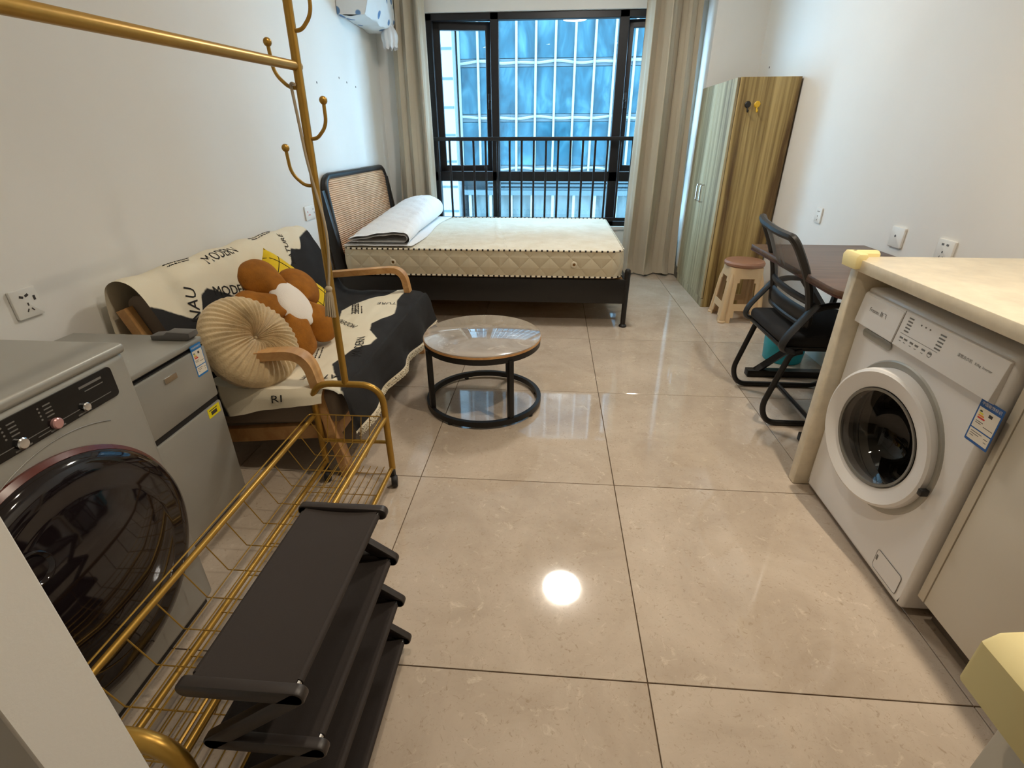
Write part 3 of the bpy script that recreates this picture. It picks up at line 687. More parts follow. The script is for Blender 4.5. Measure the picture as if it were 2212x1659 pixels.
WX, WY0, WY1, WZ = 1.048, 1.092, 1.692, .818
t = Thing('washing_machine', 'white front loading washing machine with glass door under the worktop', 'washing machine', (1.33, 1.39, 0))
bb = B().box(WX, 1.60, WY0, WY1, .018, WZ, .014, 3)
bb.bm.faces.ensure_lookup_table(); ff = max((f for f in bb.bm.faces if f.normal.x < -.9), key=lambda f: f.calc_area())
fy = [v.co.y for v in ff.verts]; fz = [v.co.z for v in ff.verts]; bmesh.ops.delete(bb.bm, geom=[ff], context='FACES')
def front_panel(u, v):
    a = u * 2 * PI; c, s_ = math.cos(a), math.sin(a); cy, cz = 1.392, .425
    ry = ((max(fy) if c > 0 else min(fy)) - cy) / c if abs(c) > 1e-6 else 1e9
    rz = ((max(fz) if s_ > 0 else min(fz)) - cz) / s_ if abs(s_) > 1e-6 else 1e9
    R1 = min(ry, rz); r = .20 + (R1 - .20) * v
    return (WX, cy + r * c, cz + r * s_)
bb.grid(front_panel, 192, 3, cu=True)
corner = [V((WX, y_, z_)) for y_ in (min(fy), max(fy)) for z_ in (min(fz), max(fz))]
t.part('body', bb, M['white'])
for x in (WX + .06, 1.54):
    for y in (WY0 + .06, WY1 - .06): t.part('foot', B().lathe([(0, .001), (.02, .001), (.02, .02), (0, .02)], (x, y, 0), seg=14), M['rubber'])
t.part('control_strip', B().prism([(0, .692), (-.020, .702), (-.010, .800), (0, .806)], (WX + .002, WY0 + .012, 0), (1, 0, 0), (0, 0, 1), (0, WY1 - WY0 - .020, 0), .003), M['white'])
ax2 = V((.010, 0, .098)).normalized()
ps = Plane((WX - .018, WY1 - .008, .702), (0, -1, 0), ax2)      # u runs from the far (left) end towards the camera
L_ = WY1 - WY0 - .02
dr = t.part('detergent_drawer', ps.rect(B(), .004, .205, .002, .096, 0, .0022, .003), M['white'])
t.part('drawer_grip', B().prism(rrect(.150, .026, .012, 5), (WX - .0012, WY1 - .125, .680), (0, -1, 0), (0, 0, 1), (-.004, 0, 0), .001), M['silver'], dr)
t.part('brand_name', ps.text(B(), 'Frestec 新飞', .017, .100, .058, .0026), M['darktext'], dr)
b = B()
for k in range(5): ps.rect(b, .232, .252, .048 + k * .0095, .052 + k * .0095, 0, .0005); ps.rect(b, .362, .384, .046 + k * .0095, .050 + k * .0095, 0, .0005)
ps.rect(b, .222, .380, .040, .0408, 0, .0005)
for k, u in enumerate((.228, .248, .274, .296, .325, .352)): ps.rect(b, u, u + .014, .026, .031, 0, .0005); ps.rect(b, u + .002, u + .010, .018, .0196, 0, .0005)
for u in (.284, .302, .320): ps.rect(b, u, u + .005, .082, .086, 0, .0005)
b.lathe([(.008, .0), (.008, .0005), (.0068, .0005), (.0068, .0)], ps.p(.358, .026, 0), ps.n, 20)
t.part('panel_print', b, M['greytext'], stuff=True)
t.part('panel_lettering', ps.text(ps.text(B(), '滚筒洗衣机', .010, .465, .062, .0008), '8.0kg  Inverter', .009, .525, .062, .0008), M['greytext'])
t.part('panel_seam', ps.rect(B(), .2075, .2095, -.004, .102, 0, .0008), M['silverd'])
wc = V((WX, 1.392, .425))
t.part('door_seat', B().lathe([(.238, -.001), (.232, .004), (.215, .003), (.205, -.012), (.172, -.02), (.160, -.05)], wc, (-1, 0, 0), 64), M['silver'], label='grey recess ring behind the door')
dax = V((-math.cos(math.radians(7)), -math.sin(math.radians(7)), 0))
hingep = V((WX, wc.y + .205, wc.z)); dcn = hingep + Matrix.Rotation(math.radians(7), 3, 'Z') @ V((0, -.205, 0)) + dax * .006
dd_ = t.part('door', B().lathe([(.205, .0), (.214, .008), (.216, .050), (.212, .062), (.204, .066), (.185, .061), (.157, .053), (.151, .044), (.147, .025), (.160, .0), (.205, .0)], dcn, dax, 72), M['white'], label='white round door ring, slightly ajar')
t.part('door_glass', B().lathe([(.150, .050), (.146, .046), (.112, .020), (.095, -.02), (.065, -.05), (0, -.06)], dcn, dax, 56), M['doorglass'], dd_)
t.part('glass_rim', B().lathe([(.153, .052), (.153, .057), (.145, .055), (.145, .048)], dcn, dax, 56), M['silverd'], dd_)
t.part('door_latch', B().box(WX - .028, WX - .006, wc.y - .238, wc.y - .222, .380, .400, .003), M['blackpl'], dd_, label='black door latch hook')
db = B().lathe([(.165, -.022), (.19, -.05), (.19, -.30), (0, -.30)], wc, (-1, 0, 0), 48)
for k in range(3):
    a = 2 * PI * k / 3 + .4
    db.tube([(WX + .05, wc.y + .165 * math.cos(a), wc.z + .165 * math.sin(a)), (WX + .29, wc.y + .165 * math.cos(a), wc.z + .165 * math.sin(a))], .022, 8)
t.part('drum', db, M['drum'])
pw = Plane((WX, WY1, 0), (0, -1, 0), (0, 0, 1))
fc = t.part('filter_cover', pw.rect(B(), .452, .566, .042, .108, 0, .0015, .008), M['white'])
t.part('cover_outline', B().tube([pw.p(u, v, .0012) for u, v in rrect(.116, .068, .009, 4, .509, .075)], .0009, 5, closed=True), M['greytext'], fc)
t.part('cover_notch', pw.rect(B(), .455, .462, .072, .090, .0014, .0022), M['greytext'], fc)
energy_label(t, Plane((WX, 1.140, .583), (0, -1, 0), (0, 0, 1)), .070, .112, 'labelblue')

t = Thing('kitchen_cabinet', 'cream base cabinet beside the white washing machine', 'cabinet', (1.35, .7, 0))
t.part('body', B().box(1.095, 1.65, .30, 1.082, .10, CZ0 - .002), M['warmwhite'])
t.part('door', B().box(1.070, 1.090, .705, 1.056, .090, CZ0 - .012, .002), M['warmwhite'])
t.part('filler_strip', B().box(1.069, 1.092, 1.0585, 1.0815, .090, CZ0 - .012, .001), M['warmwhite'])
t.part('door', B().box(1.070, 1.090, .325, .701, .090, CZ0 - .012, .002), M['warmwhite'])
t.part('kick_board', B().box(1.135, 1.15, .30, 1.078, .001, .10), mat('kick_grey', C(112, 102, 92), .5))

# ------------------------------------------------------------------ desk
DX0, DX1, DY0, DY1, DZ = 1.075, 1.652, 1.838, 2.815, .742
t = Thing('desk', 'dark brown wooden desk with black metal legs against the right wall', 'desk', (1.37, 2.33, 0))
cr = [(DX1, DY0), (DX1, DY1), (DX0, DY1), (DX0, DY0 + .11)] + [(DX0 + .11 - .11 * math.cos(a), DY0 + .11 - .11 * math.sin(a)) for a in [PI / 2 * k / 8 for k in range(1, 9)]]
t.part('tabletop', B().prism(cr, (0, 0, DZ - .022), (1, 0, 0), (0, 1, 0), (0, 0, .022), .002), M['walnut'])
t.part('edge_band', B().prism(cr, (0, 0, DZ - .030), (1, 0, 0), (0, 1, 0), (0, 0, .0079)), M['darkedge'])
for y in (2.025, 2.745):
    lg = t.part('leg', B().box(1.165, 1.62, y - .026, y + .026, .001, .040, .003), M['black'])
    t.part('leg_strut', B().tube([(1.215, y, .03), (1.565, y, .335)], .024, 4), M['black'], lg)
    t.part('leg_strut', B().tube([(1.565, y, .325), (1.26, y, .700)], .024, 4), M['black'], lg)
    t.part('leg_top', B().box(1.20, 1.60, y - .022, y + .022, .690, .711, .002), M['black'], lg)
t.part('cross_bar', B().box(1.55, 1.58, 2.05, 2.72, .315, .355, .002), M['black'])

# ------------------------------------------------------------------ office chair
t = Thing('office_chair', 'black mesh back office chair on a sled base at the desk', 'chair', (1.25, 2.385, 0))
def bx(v): return 1.125 - .125 * v + .03 * math.sin(v * PI)          # back centre line, v 0 bottom .. 1 top
def back(u, v, d=0.0):                                               # u -1..1 across
    w = .205 + .015 * v
    return V((bx(v) + (.028 * min(0, u) * v) + .045 * (u * u - 1) * (.35 + .65 * v) * 1.0 + d + .02, 2.385 + w * u, .50 + .40 * v + .014 * u * v))
uvf = rrect(2.0, 1.0, .10, 5, 0, .5)
uvd = []
for a, c in zip(uvf, uvf[1:] + uvf[:1]):
    k = max(1, int(math.dist((a[0] * .2, a[1] * .4), (c[0] * .2, c[1] * .4)) / .03)); uvd += [(a[0] + (c[0] - a[0]) * i / k, a[1] + (c[1] - a[1]) * i / k) for i in range(k)]
t.part('back_frame', B().tube([back(u, v) for u, v in uvd], .017, 8, closed=True, flat=1.0), M['blackpl'])
t.part('back_mesh', B().grid(lambda a, c: back(-.95 + 1.9 * a, .05 + .90 * c), 24, 24), M['mesh'], recalc=False)
t.part('back_bar', B().grid(lambda a, c: back(-.98 + 1.96 * a, .30 + .05 * math.cos(2 * PI * c) * 1, .012 * math.sin(2 * PI * c)), 20, 10, cv=True), M['blackpl'])
t.part('lumbar_band', B().grid(lambda a, c: back(-.98 + 1.96 * a, .10 + .11 * math.cos(2 * PI * c), .012 * math.sin(2 * PI * c)), 20, 12, cv=True), M['blackpl'])
t.part('seat', B().box(1.055, 1.50, 2.165, 2.605, .405, .462, .024, 4), M['chairseat'])
t.part('seat_pan', B().box(1.06, 1.49, 2.175, 2.595, .385, .406, .006), M['blackpl'])
for sgn in (-1, 1):
    y = 2.385 + sgn * .225
    arm = fillet([(1.15, y, .61), (1.05, y + sgn * .012, .46), (1.035, y + sgn * .010, .405), (1.10, y, .392)], .05, 6)
    t.part('arm_bracket', B().tube(arm, .026, 8, flat=.45), M['blackpl'])
    rest = fillet([(1.135, y, .585), (1.20, y + sgn * .01, .612), (1.42, y + sgn * .012, .605), (1.475, y + sgn * .010, .56), (1.455, y, .41)], .05, 6)
    t.part('armrest', B().tube(rest, .022, 8, flat=.6), M['blackpl'])
    ys = 2.385 + sgn * .215
    leg = fillet([(1.145, ys, .388), (1.10, ys, .375), (1.028, ys, .10), (1.065, ys, .0155), (1.16, ys, .0145), (1.48, ys, .0145), (1.535, ys, .05), (1.525, ys, .36), (1.46, ys, .388)], .06, 6)
    t.part('sled_leg', B().tube(leg, .0135, 10), M['black'])
t.part('cross_bar', B().tube([(1.285, 2.17, .020), (1.285, 2.60, .020)], .010, 8), M['black'])
t.part('cross_bar', B().tube([(1.30, 2.17, .376), (1.30, 2.60, .376)], .012, 8), M['black'])

# ------------------------------------------------------------------ waste bin, stool
t = Thing('waste_bin', 'turquoise plastic bucket on the floor under the desk', 'bucket', (1.475, 3.01, 0))
t.part('bucket_body', B().lathe([(0, .001), (.108, .001), (.112, .006), (.132, .235), (.126, .235), (.107, .01), (0, .008)], (1.475, 3.01, 0), seg=40), M['teal'])
t.part('rim', B().lathe([(.131, .225), (.139, .228), (.139, .238), (.125, .240), (.125, .232)], (1.475, 3.01, 0), seg=40), M['teal'])
SC = (1.432, 3.815)
t = Thing('stool', 'tan plastic stool with round brown cushion beside the wardrobe', 'stool', (*SC, 0))
t.part('cushion', B().lathe([(0, .445), (.11, .446), (.134, .441), (.142, .428), (.139, .412), (.130, .405), (0, .405)], (*SC, 0), seg=48), M['stoolcu'])
def ell(a, r, n_=4.0):
    c, s = math.cos(a), math.sin(a); k = (abs(c) ** n_ + abs(s) ** n_) ** (-1 / n_); return c * r * k, s * r * k
sb = B()
HOLE = .30
def stool_wall(face, thick):
    pass
zs = [.405, .385, .36, .33, .30, .26, .20, .145, .12, .095, .07, .04, .001]
NA = 64
rad = lambda z: .118 + (.40 - z) * .085
def opening(a, z):
    k = (a / (PI / 2) - .5) % 1.0 - .5     # centre of each side at 0
    k = abs(((a + PI / 4) % (PI / 2)) - PI / 4) / (PI / 4)   # 0 mid-side .. 1 corner
    if .155 < z < .345: return k < .52 + .06 * (z < .3)
    if z < .085: return k < .60 - 1.2 * z
    return False
vsr = {}
for dpt, off in ((0, 0), (1, -.006)):
    for i, z in enumerate(zs):
        for j in range(NA):
            a = 2 * PI * j / NA; x, y = ell(a, rad(z) + off, 5.0); vsr[dpt, i, j] = sb.bm.verts.new((SC[0] + x, SC[1] + y, z))
for i in range(len(zs) - 1):
    for j in range(NA):
        am = 2 * PI * (j + .5) / NA; zm = (zs[i] + zs[i + 1]) / 2
        if opening(am, zm): continue
        j2 = (j + 1) % NA
        sb.bm.faces.new((vsr[0, i, j], vsr[0, i, j2], vsr[0, i + 1, j2], vsr[0, i + 1, j]))
        sb.bm.faces.new((vsr[1, i, j2], vsr[1, i, j], vsr[1, i + 1, j], vsr[1, i + 1, j2]))
        for (di, dj, e) in ((0, -1, ((i, j), (i + 1, j))), (0, 1, ((i + 1, j2), (i, j2))), (-1, 0, ((i, j2), (i, j))), (1, 0, ((i + 1, j), (i + 1, j2)))):
            ii = i + di; aa = 2 * PI * (j + dj + .5) / NA
            if ii < 0 or ii >= len(zs) - 1 or opening(aa, (zs[ii] + zs[ii + 1]) / 2):
                (p, q), (r, s_) = e; sb.bm.faces.new((vsr[0, p, q], vsr[1, p, q], vsr[1, r, s_], vsr[0, r, s_]))
bmesh.ops.delete(sb.bm, geom=[v for v in sb.bm.verts if not v.link_faces], context='VERTS')
t.part('stool_frame', sb, M['stoolpl'])
for k in range(4):
    a = PI / 4 + k * PI / 2; ca, sa = math.cos(a), math.sin(a)
    R0, R1 = .142, .186
    t.part('leg_rib', B().tube([(SC[0] + ca * R0, SC[1] + sa * R0, .36), (SC[0] + ca * (R0 + .012), SC[1] + sa * (R0 + .012), .30), (SC[0] + ca * R1, SC[1] + sa * R1, .018)], [.010, .017, .022], 10), M['stoolpl'])
    t.part('foot', B().lathe([(0, .0008), (.027, .0008), (.028, .010), (.022, .018), (0, .018)], (SC[0] + ca * (R1 + .002), SC[1] + sa * (R1 + .002), 0), seg=16), M['stoolpl'])

# ------------------------------------------------------------------ wall sockets
def socket(label, o, e1, w, h, holes, dbl=False, tilt=0):
    p = Plane(o, e1, (0, 0, 1)); c = p.p(w / 2, h / 2)
    t = Thing('wall_socket', label, 'socket', tuple(p.o))
    pt = t.part('plate', B().prism(rrect(w, h, .006, 4, w / 2, h / 2), p.o + p.n * .0005, p.e1, p.e2, p.n * .010, .003), M['whitep'])
    for (u, v, sw, sh, rot, mm) in holes:
        b = B().box(-sw / 2, sw / 2, -.0005, .0008, -sh / 2, sh / 2, rot=RY(rot), piv=(0, 0, 0))
        q = p.p(u * w, v * h, .0108)
        for vv in b.bm.verts: vv.co = q + p.e1 * vv.co.x + p.e2 * vv.co.z + p.n * vv.co.y
        t.part('contact_slot', b, M[mm], pt)
    return t
FIVE = [(.36, .74, .012, .007, 25, 'darktext'), (.56, .76, .012, .007, -25, 'darktext'), (.50, .46, .004, .009, 0, 'darktext'), (.42, .26, .003, .011, 35, 'darktext'), (.60, .26, .003, .011, -35, 'darktext'), (.80, .62, .007, .014, 0, 'darktext')]
socket('white five hole socket on the left wall above the silver washing machine', (XL, 1.341, .754), (0, 1, 0), .088, .090, FIVE)
p_ = socket('white double socket on the left wall beside the bed head', (XL, 3.335, .762), (0, 1, 0), .150, .090, [(.22, .60, .005, .012, 0, 'lred'), (.30, .36, .004, .012, 60, 'lred'), (.42, .36, .004, .012, -60, 'lred'), (.78, .70, .010, .006, 0, 'greytext'), (.85, .45, .005, .012, 0, 'greytext')])
socket('white socket on the right wall above the far end of the desk', (XR, 3.43, .772), (0, -1, 0), .078, .090, [(.4, .75, .010, .005, 20, 'greytext'), (.6, .75, .010, .005, -20, 'greytext'), (.5, .45, .004, .008, 0, 'greytext'), (.5, .2, .004, .008, 0, 'greytext')])
socket('blank white wall plate with one dark jack above the desk', (XR, 2.645, .775), (0, -1, 0), .098, .094, [(.42, .55, .009, .009, 45, 'darktext')])
socket('white socket on the right wall behind the worktop end', (XR, 2.318, .775), (0, -1, 0), .100, .094, [(.34, .78, .013, .008, 0, 'greytext'), (.62, .78, .013, .008, 0, 'greytext'), (.45, .45, .005, .008, 0, 'darktext'), (.36, .22, .003, .010, 20, 'greytext'), (.58, .22, .003, .010, -20, 'greytext')])
# outlet far behind the headboard
socket('small white socket on the left wall between headboard and curtain', (XL, 5.13, .80), (0, 1, 0), .086, .086, [(.5, .5, .006, .010, 0, 'greytext')])

# ------------------------------------------------------------------ air conditioner with cloth cover
t = Thing('air_conditioner', 'wall air conditioner in a white and blue printed cloth cover', 'air conditioner', (-1.52, 4.72, 2.07))
t.part('unit_body', B().box(XL + .001, -1.425, 4.42, 5.085, 2.085, 2.36, .02, 3), M['acwhite'])
def accov(u, v):
    y = 4.405 + .705 * u; a = v
    pr = [(XL + .004, 2.375), (-1.50, 2.385), (-1.405, 2.34), (-1.40, 2.15), (-1.43, 2.075), (-1.53, 2.066), (XL + .004, 2.085)]
    k = a * (len(pr) - 1); i = min(int(k), len(pr) - 2); f = k - i
    x = pr[i][0] + (pr[i + 1][0] - pr[i][0]) * f; z = pr[i][1] + (pr[i + 1][1] - pr[i][1]) * f
    w = noise.noise(V((y * 9, a * 4, 2)))
    return (x + .018 * w, y, z + .016 * w - .018 * max(0, (a - .8) / .2) * (u ** 2))
t.part('cloth_cover', B().grid(accov, 60, 40), M['accover'], recalc=False)
t.part('cover_end', B().prism([(XL + .004, 2.375), (-1.50, 2.385), (-1.405, 2.34), (-1.40, 2.15), (-1.43, 2.075), (XL + .004, 2.08)], (0, 4.405, 0), (1, 0, 0), (0, 0, 1), (0, .006, 0)), M['accover'])
t.part('cover_end', B().prism([(XL + .004, 2.375), (-1.50, 2.385), (-1.405, 2.34), (-1.40, 2.15), (-1.43, 2.075), (XL + .004, 2.08)], (0, 5.105, 0), (1, 0, 0), (0, 0, 1), (0, .006, 0)), M['accover'])
def ruff(u, v):
    a = u * 2 * PI; r = .035 + .055 * math.sin(min(1, v * 1.25) * PI * .75) + .010 * math.sin(a * 9) * v
    return (-1.435 + r * .75 * math.cos(a), 5.03 + r * .8 * math.sin(a), 2.12 - v * .175 + .010 * math.sin(a * 9 + 1) * v)
t.part('gathered_frill', B().grid(ruff, 90, 16, cu=True), M['acwhite'], recalc=False)

# ------------------------------------------------------------------ sofa
SY0, SY1 = 1.615, 2.975
t = Thing('sofa', 'two seat sofa with bent oak arms and grey cushions under a printed throw', 'sofa', (-1.2, 2.3, 0))
def band(pts, y, w, th):
    """flat bent-wood strip: centre line in x,z, width w along y, thickness th"""
    P = [V((p[0], 0, p[1])) for p in pts]; P = fillet(P, .085, 8); b = B(); rings = []
    for i, p in enumerate(P):
        d = (P[min(i + 1, len(P) - 1)] - P[max(i - 1, 0)]).normalized(); nn = V((-d.z, 0, d.x)) * th / 2; yy = V((0, w / 2, 0))
        rings.append([b.bm.verts.new(V((0, y, 0)) + p + q) for q in (nn - yy, nn + yy, -nn + yy, -nn - yy)])
    for A, D in zip(rings, rings[1:]):
        for k in range(4): b.bm.faces.new((A[k], A[(k + 1) % 4], D[(k + 1) % 4], D[k]))
    b.bm.faces.new(rings[0][::-1]); b.bm.faces.new(rings[-1])
    es = [e for e in b.bm.edges if not ((e.verts[0] in rings[0] and e.verts[1] in rings[0]) or (e.verts[0] in rings[-1] and e.verts[1] in rings[-1]))]
    return b
for y in (SY0 + .025, SY1 - .025):
    t.part('arm', band([(-1.475, .495), (-.895, .548), (-.815, .001)], y, .055, .034), M['oak'], label='bent oak arm that runs down into the front leg')
    t.part('rear_leg', band([(-1.555, .700), (-1.48, .50), (-1.35, .22), (-1.45, .001)], y, .042, .036), M['oak'])
    t.part('side_rail', band([(-1.36, .165), (-.835, .218)], y - (.0 if y > 2 else .0), .030, .060), M['oak'])
t.part('front_rail', B().box(-.868, -.838, SY0 + .05, SY1 - .05, .165, .225, .004), M['oak'])
t.part('seat_cushion', B().box(-1.36, -.800, SY0 + .008, SY1 - .02, .232, .372, .03, 4, rot=RY(-3.5), piv=(-1.1, 2.3, .30)), M['greyfab'])
bq = B().prism(rrect(.44, .09, .04, 6, .22, 0), (-1.335, SY0 + .05, .345), V((-.215, 0, .42)).normalized(), V((.42, 0, .215)).normalized(), (0, SY1 - SY0 - .10, 0), .008)
t.part('back_cushion', bq, M['greyfab'])

# printed throw: profile from behind the back, over it, across the seat and down the front
PROF = [(-1.600, .545), (-1.595, .70), (-1.575, .775), (-1.53, .803), (-1.468, .775), (-1.405, .65), (-1.325, .475), (-1.285, .415), (-1.21, .395), (-1.00, .400), (-.845, .404), (-.788, .385), (-.768, .34), (-.752, .265), (-.742, .212)]
def catmull(P, per=10):
    out = []
    for i in range(len(P) - 1):
        p0, p1, p2, p3 = P[max(i - 1, 0)], P[i], P[i + 1], P[min(i + 2, len(P) - 1)]
        for k in range(per):
            s_ = k / per; f = lambda c: .5 * (2 * p1[c] + (p2[c] - p0[c]) * s_ + (2 * p0[c] - 5 * p1[c] + 4 * p2[c] - p3[c]) * s_ ** 2 + (3 * p1[c] - p0[c] - 3 * p2[c] + p3[c]) * s_ ** 3)
            out.append((f(0), f(1)))
    out.append(P[-1]); return out
PR = catmull(PROF); ARC = [0]
for a, c in zip(PR, PR[1:]): ARC.append(ARC[-1] + math.dist(a, c))
LEN = ARC[-1]
def prof_at(s_):
    s_ = min(max(s_, 0), LEN)
    import bisect
    i = min(max(bisect.bisect_right(ARC, s_) - 1, 0), len(PR) - 2); f = (s_ - ARC[i]) / (ARC[i + 1] - ARC[i])
    x = PR[i][0] + (PR[i + 1][0] - PR[i][0]) * f; z = PR[i][1] + (PR[i + 1][1] - PR[i][1]) * f
    dx, dz = PR[i + 1][0] - PR[i][0], PR[i + 1][1] - PR[i][1]; L = math.hypot(dx, dz); return x, z, -dz / L, dx / L
def arc_of(kind, val):
    for i, (x, z) in enumerate(PR):
        if kind == 'x' and x >= val and ARC[i] > .5: return ARC[i]
        if kind == 'z' and z <= val and ARC[i] > .33: return ARC[i]
    return LEN
TY0, TY1 = 1.60, 2.985
S_SEAT0, S_SEAT1, S_EDGE = arc_of('x', -1.27), arc_of('x', -.86), arc_of('x', -.79)
def throw(s_, y, h=0.0):
    x, z, nx, nz = prof_at(s_)
    w = .007 * noise.noise(V((s_ * 7, y * 4, 0))) + .004 * noise.noise(V((s_ * 20, y * 9, 5)))
    if s_ < S_SEAT0: w += .006 * math.sin(y * 26 + s_ * 9) * max(0, 1 - abs(s_ - .38) / .3)
    w = max(w, -.004) + .004
    drop = 0.0
    if s_ < .5 : drop = -.045 * max(0, (y - 2.45) / .5) * (1 if s_ > .1 else 0)
    if s_ > S_EDGE: w += .018 * math.sin(y * 15) * (s_ - S_EDGE) / (LEN - S_EDGE) + .012
    hem = 0.02 * math.sin(y * 4.0) * max(0, (s_ - S_EDGE) / (LEN - S_EDGE))
    return V((x + nx * (w + h), y, z + nz * (w + h) + drop * .3 + hem))
SEATB = [(1.58, -.765), (1.66, -.800), (1.75, -.855), (1.84, -.900), (1.93, -.890), (2.0, -.876), (2.08, -.820), (2.16, -.815), (2.26, -.88), (2.36, -.905), (2.45, -.86), (2.53, -.835), (2.65, -.858), (2.75, -.885), (2.86, -.893), (3.0, -.893)]
SEATR = [(1.58, -1.30), (2.0, -1.28), (2.25, -1.12), (2.34, -1.08), (2.45, -1.11), (2.58, -1.15), (2.7, -1.13), (2.82, -1.07), (2.88, -.985), (3.0, -.95)]
BACKB = [(1.58, .73), (1.66, .695), (1.76, .622), (1.82, .63), (1.87, .685), (1.93, .70), (2.0, .665), (2.1, .60), (2.3, .56), (2.5, .60), (2.62, .66), (2.70, .72), (2.78, .70), (2.84, .755), (3.0, .78)]
def printv(s_, y):
    x, z, _, _ = prof_at(s_)
    if s_ > S_EDGE + .02: return (.02 if LEN - s_ < .011 else -.05) if True else 0
    if s_ < .30: return .05
    dback = z - lerp_table(BACKB, y) if s_ < S_SEAT0 else -.2
    dseat = min(lerp_table(SEATB, y) - x, x - lerp_table(SEATR, y)) if s_ > S_SEAT0 - .03 else -.2
    return max(-.05, min(.05, max(dback, dseat)))
t = Thing('sofa_throw', 'cream and black printed throw with fringe draped over the sofa', 'blanket', (-1.2, 2.3, .4))
tb = B(); NS, NY = 190, 170
tb.grid(lambda u, v: throw(u * LEN, TY0 + .012 + (TY1 - TY0 - .012) * v), NS, NY, attr=lambda u, v: printv(u * LEN, TY0 + .012 + (TY1 - TY0) * v))
# near edge hangs down over the seat side
def flap(u, v):
    s_ = S_SEAT0 - .02 + (S_EDGE - .06 - S_SEAT0 + .02) * u; p = throw(s_, TY0 + .012)
    d = v * lerp_table([(0, .10), (.12, .11), (.35, .09), (1, .045)], u)
    return p + V((0, -.016 * math.sin(min(1, v * 2) * PI / 2) - .012 * v - .008 * math.sin(9 * u) * v, -d))
def flapp(u, v):
    s_ = S_SEAT0 - .02 + (S_EDGE - .06 - S_SEAT0 + .02) * u; return min(.05, max(-.05, (u - .06 - .10 * v) * .3))
tb.grid(flap, 70, 14, attr=flapp)
t.part('cloth', tb, M['throw'], recalc=False)
fb = B(); rnd = random.Random(11)
for k in range(240):
    y = TY0 + .03 + (TY1 - TY0 - .05) * k / 239 + rnd.uniform(-.002, .002); p = throw(LEN, y)
    pts = [p]; ang = rnd.uniform(0, 6.28)
    for j in range(1, 6): pts.append(p + V((.004 + .005 * math.sin(j * 1.9 + ang), .005 * math.cos(j * 1.7 + ang), -.0050 * j)))
    fb.tube(pts, .0021, 4)
t.part('fringe', fb, M['cream'], stuff=True)
def tword(body, size, s_, y, rot, al='CENTER'):
    """print on the throw; rot 0 reads along +y with the top towards the back"""
    ca, sa = math.cos(math.radians(rot)), math.sin(math.radians(rot))
    fn = lambda a, b: throw(s_ - (a * sa + b * ca), y + a * ca - b * sa, .0022)
    t.part('lettering', B().text(body, size, fn, align=al), M['ink'], label='black printed word ' + body, recalc=False)
def sx(x): return arc_of('x', x)
def sz(z): return arc_of('z', z)
tword('NAU', .070, sz(.675), 1.80, 62)
tword('MODERN', .060, sz(.655), 2.075, -14)
tword('MODERN', .058, sz(.79), 2.15, 2)
tword('NATURE', .050, sz(.73), 2.66, 70)
tword('NATURE', .050, sx(-.885), 1.715, 88)
tword('MODERN', .055, sx(-.862), 2.04, 14)
tword('NATURE', .050, sx(-1.10), 2.62, 20)
tword('NATURE', .046, sx(-.90), 2.70, 95)
tword('MODERN', .046, sx(-1.06), 2.36, 50)
t.part('lettering', B().text('RI', .055, lambda a, b: flap(.60 + a / .40, .45 - b / .10) + V((0, -.005, 0))), M['ink'], label='black printed letters RI', recalc=False)
tb2 = B(); rnd = random.Random(5)
def scribble(s0, y0, n_, L, rot):
    ca, sa = math.cos(math.radians(rot)), math.sin(math.radians(rot))
    for k in range(n_):
        l = L * rnd.uniform(.6, 1); a = 0
        while a < l:
            w = rnd.uniform(.010, .026)
            pts = [throw(s0 - ((a + w * q / 4) * sa + (-k * .017 + .003 * math.sin(q * 2.6 + a * 60)) * ca), y0 + (a + w * q / 4) * ca - (-k * .017 + .003 * math.sin(q * 2.6)) * sa, .002) for q in range(5)]
            tb2.tube(pts, .0013, 4); a += w + .006
scribble(sx(-1.06), 1.90, 4, .15, 14); scribble(sx(-1.10), 1.72, 3, .12, 20); scribble(sx(-1.08), 2.50, 4, .20, 20)
scribble(sz(.80) - .035, 1.84, 2, .22, 4); scribble(sz(.80) - .03, 2.44, 2, .24, 4)
t.part('script_print', tb2, M['ink'], stuff=True)

# ------------------------------------------------------------------ cushions
def frame_of(nrm, up):
    w = V(nrm).normalized(); u = V(up); u = (u - w * u.dot(w)).normalized(); return u, u.cross(w) * -1, w
cc = V((-1.155, 1.715, .548)); u1, v1, w1 = frame_of((.78, -.22, .58), (0, .3, 1))
t = Thing('cushion', 'round beige pleated knit cushion at the near end of the sofa', 'cushion', tuple(cc))
def pleat(sgn):
    def fn(a, q):
        an = a * 2 * PI; r = q
        R = .192 * (r if r < 1 else 1)
        th = .088 * (max(0, 1 - r ** 2.6)) ** .5 * (1 - .55 * math.exp(-(r / .16) ** 2))
        pl_ = .0065 * math.sin(an * 44) * min(1, r * 3) * (1 - .55 * r) + .004 * math.sin(an * 17 + 3 * r) * (1 - r)
        rr = R * (1 + .012 * math.sin(an * 3 + 1))
        return cc + u1 * (math.cos(an) * rr) + v1 * (math.sin(an) * rr) + w1 * (sgn * (th + pl_ * (1 if r < .985 else 0)))
    return fn
t.part('cover', B().grid(lambda a, q: pleat(1)(a, q ** .8), 352, 30, cu=True).grid(lambda a, q: pleat(-1)(a, q ** .8), 176, 12, cu=True), M['knit'])
t.part('centre_button', B().sphere(tuple(cc + w1 * .044), .007, 12), M['knit'])
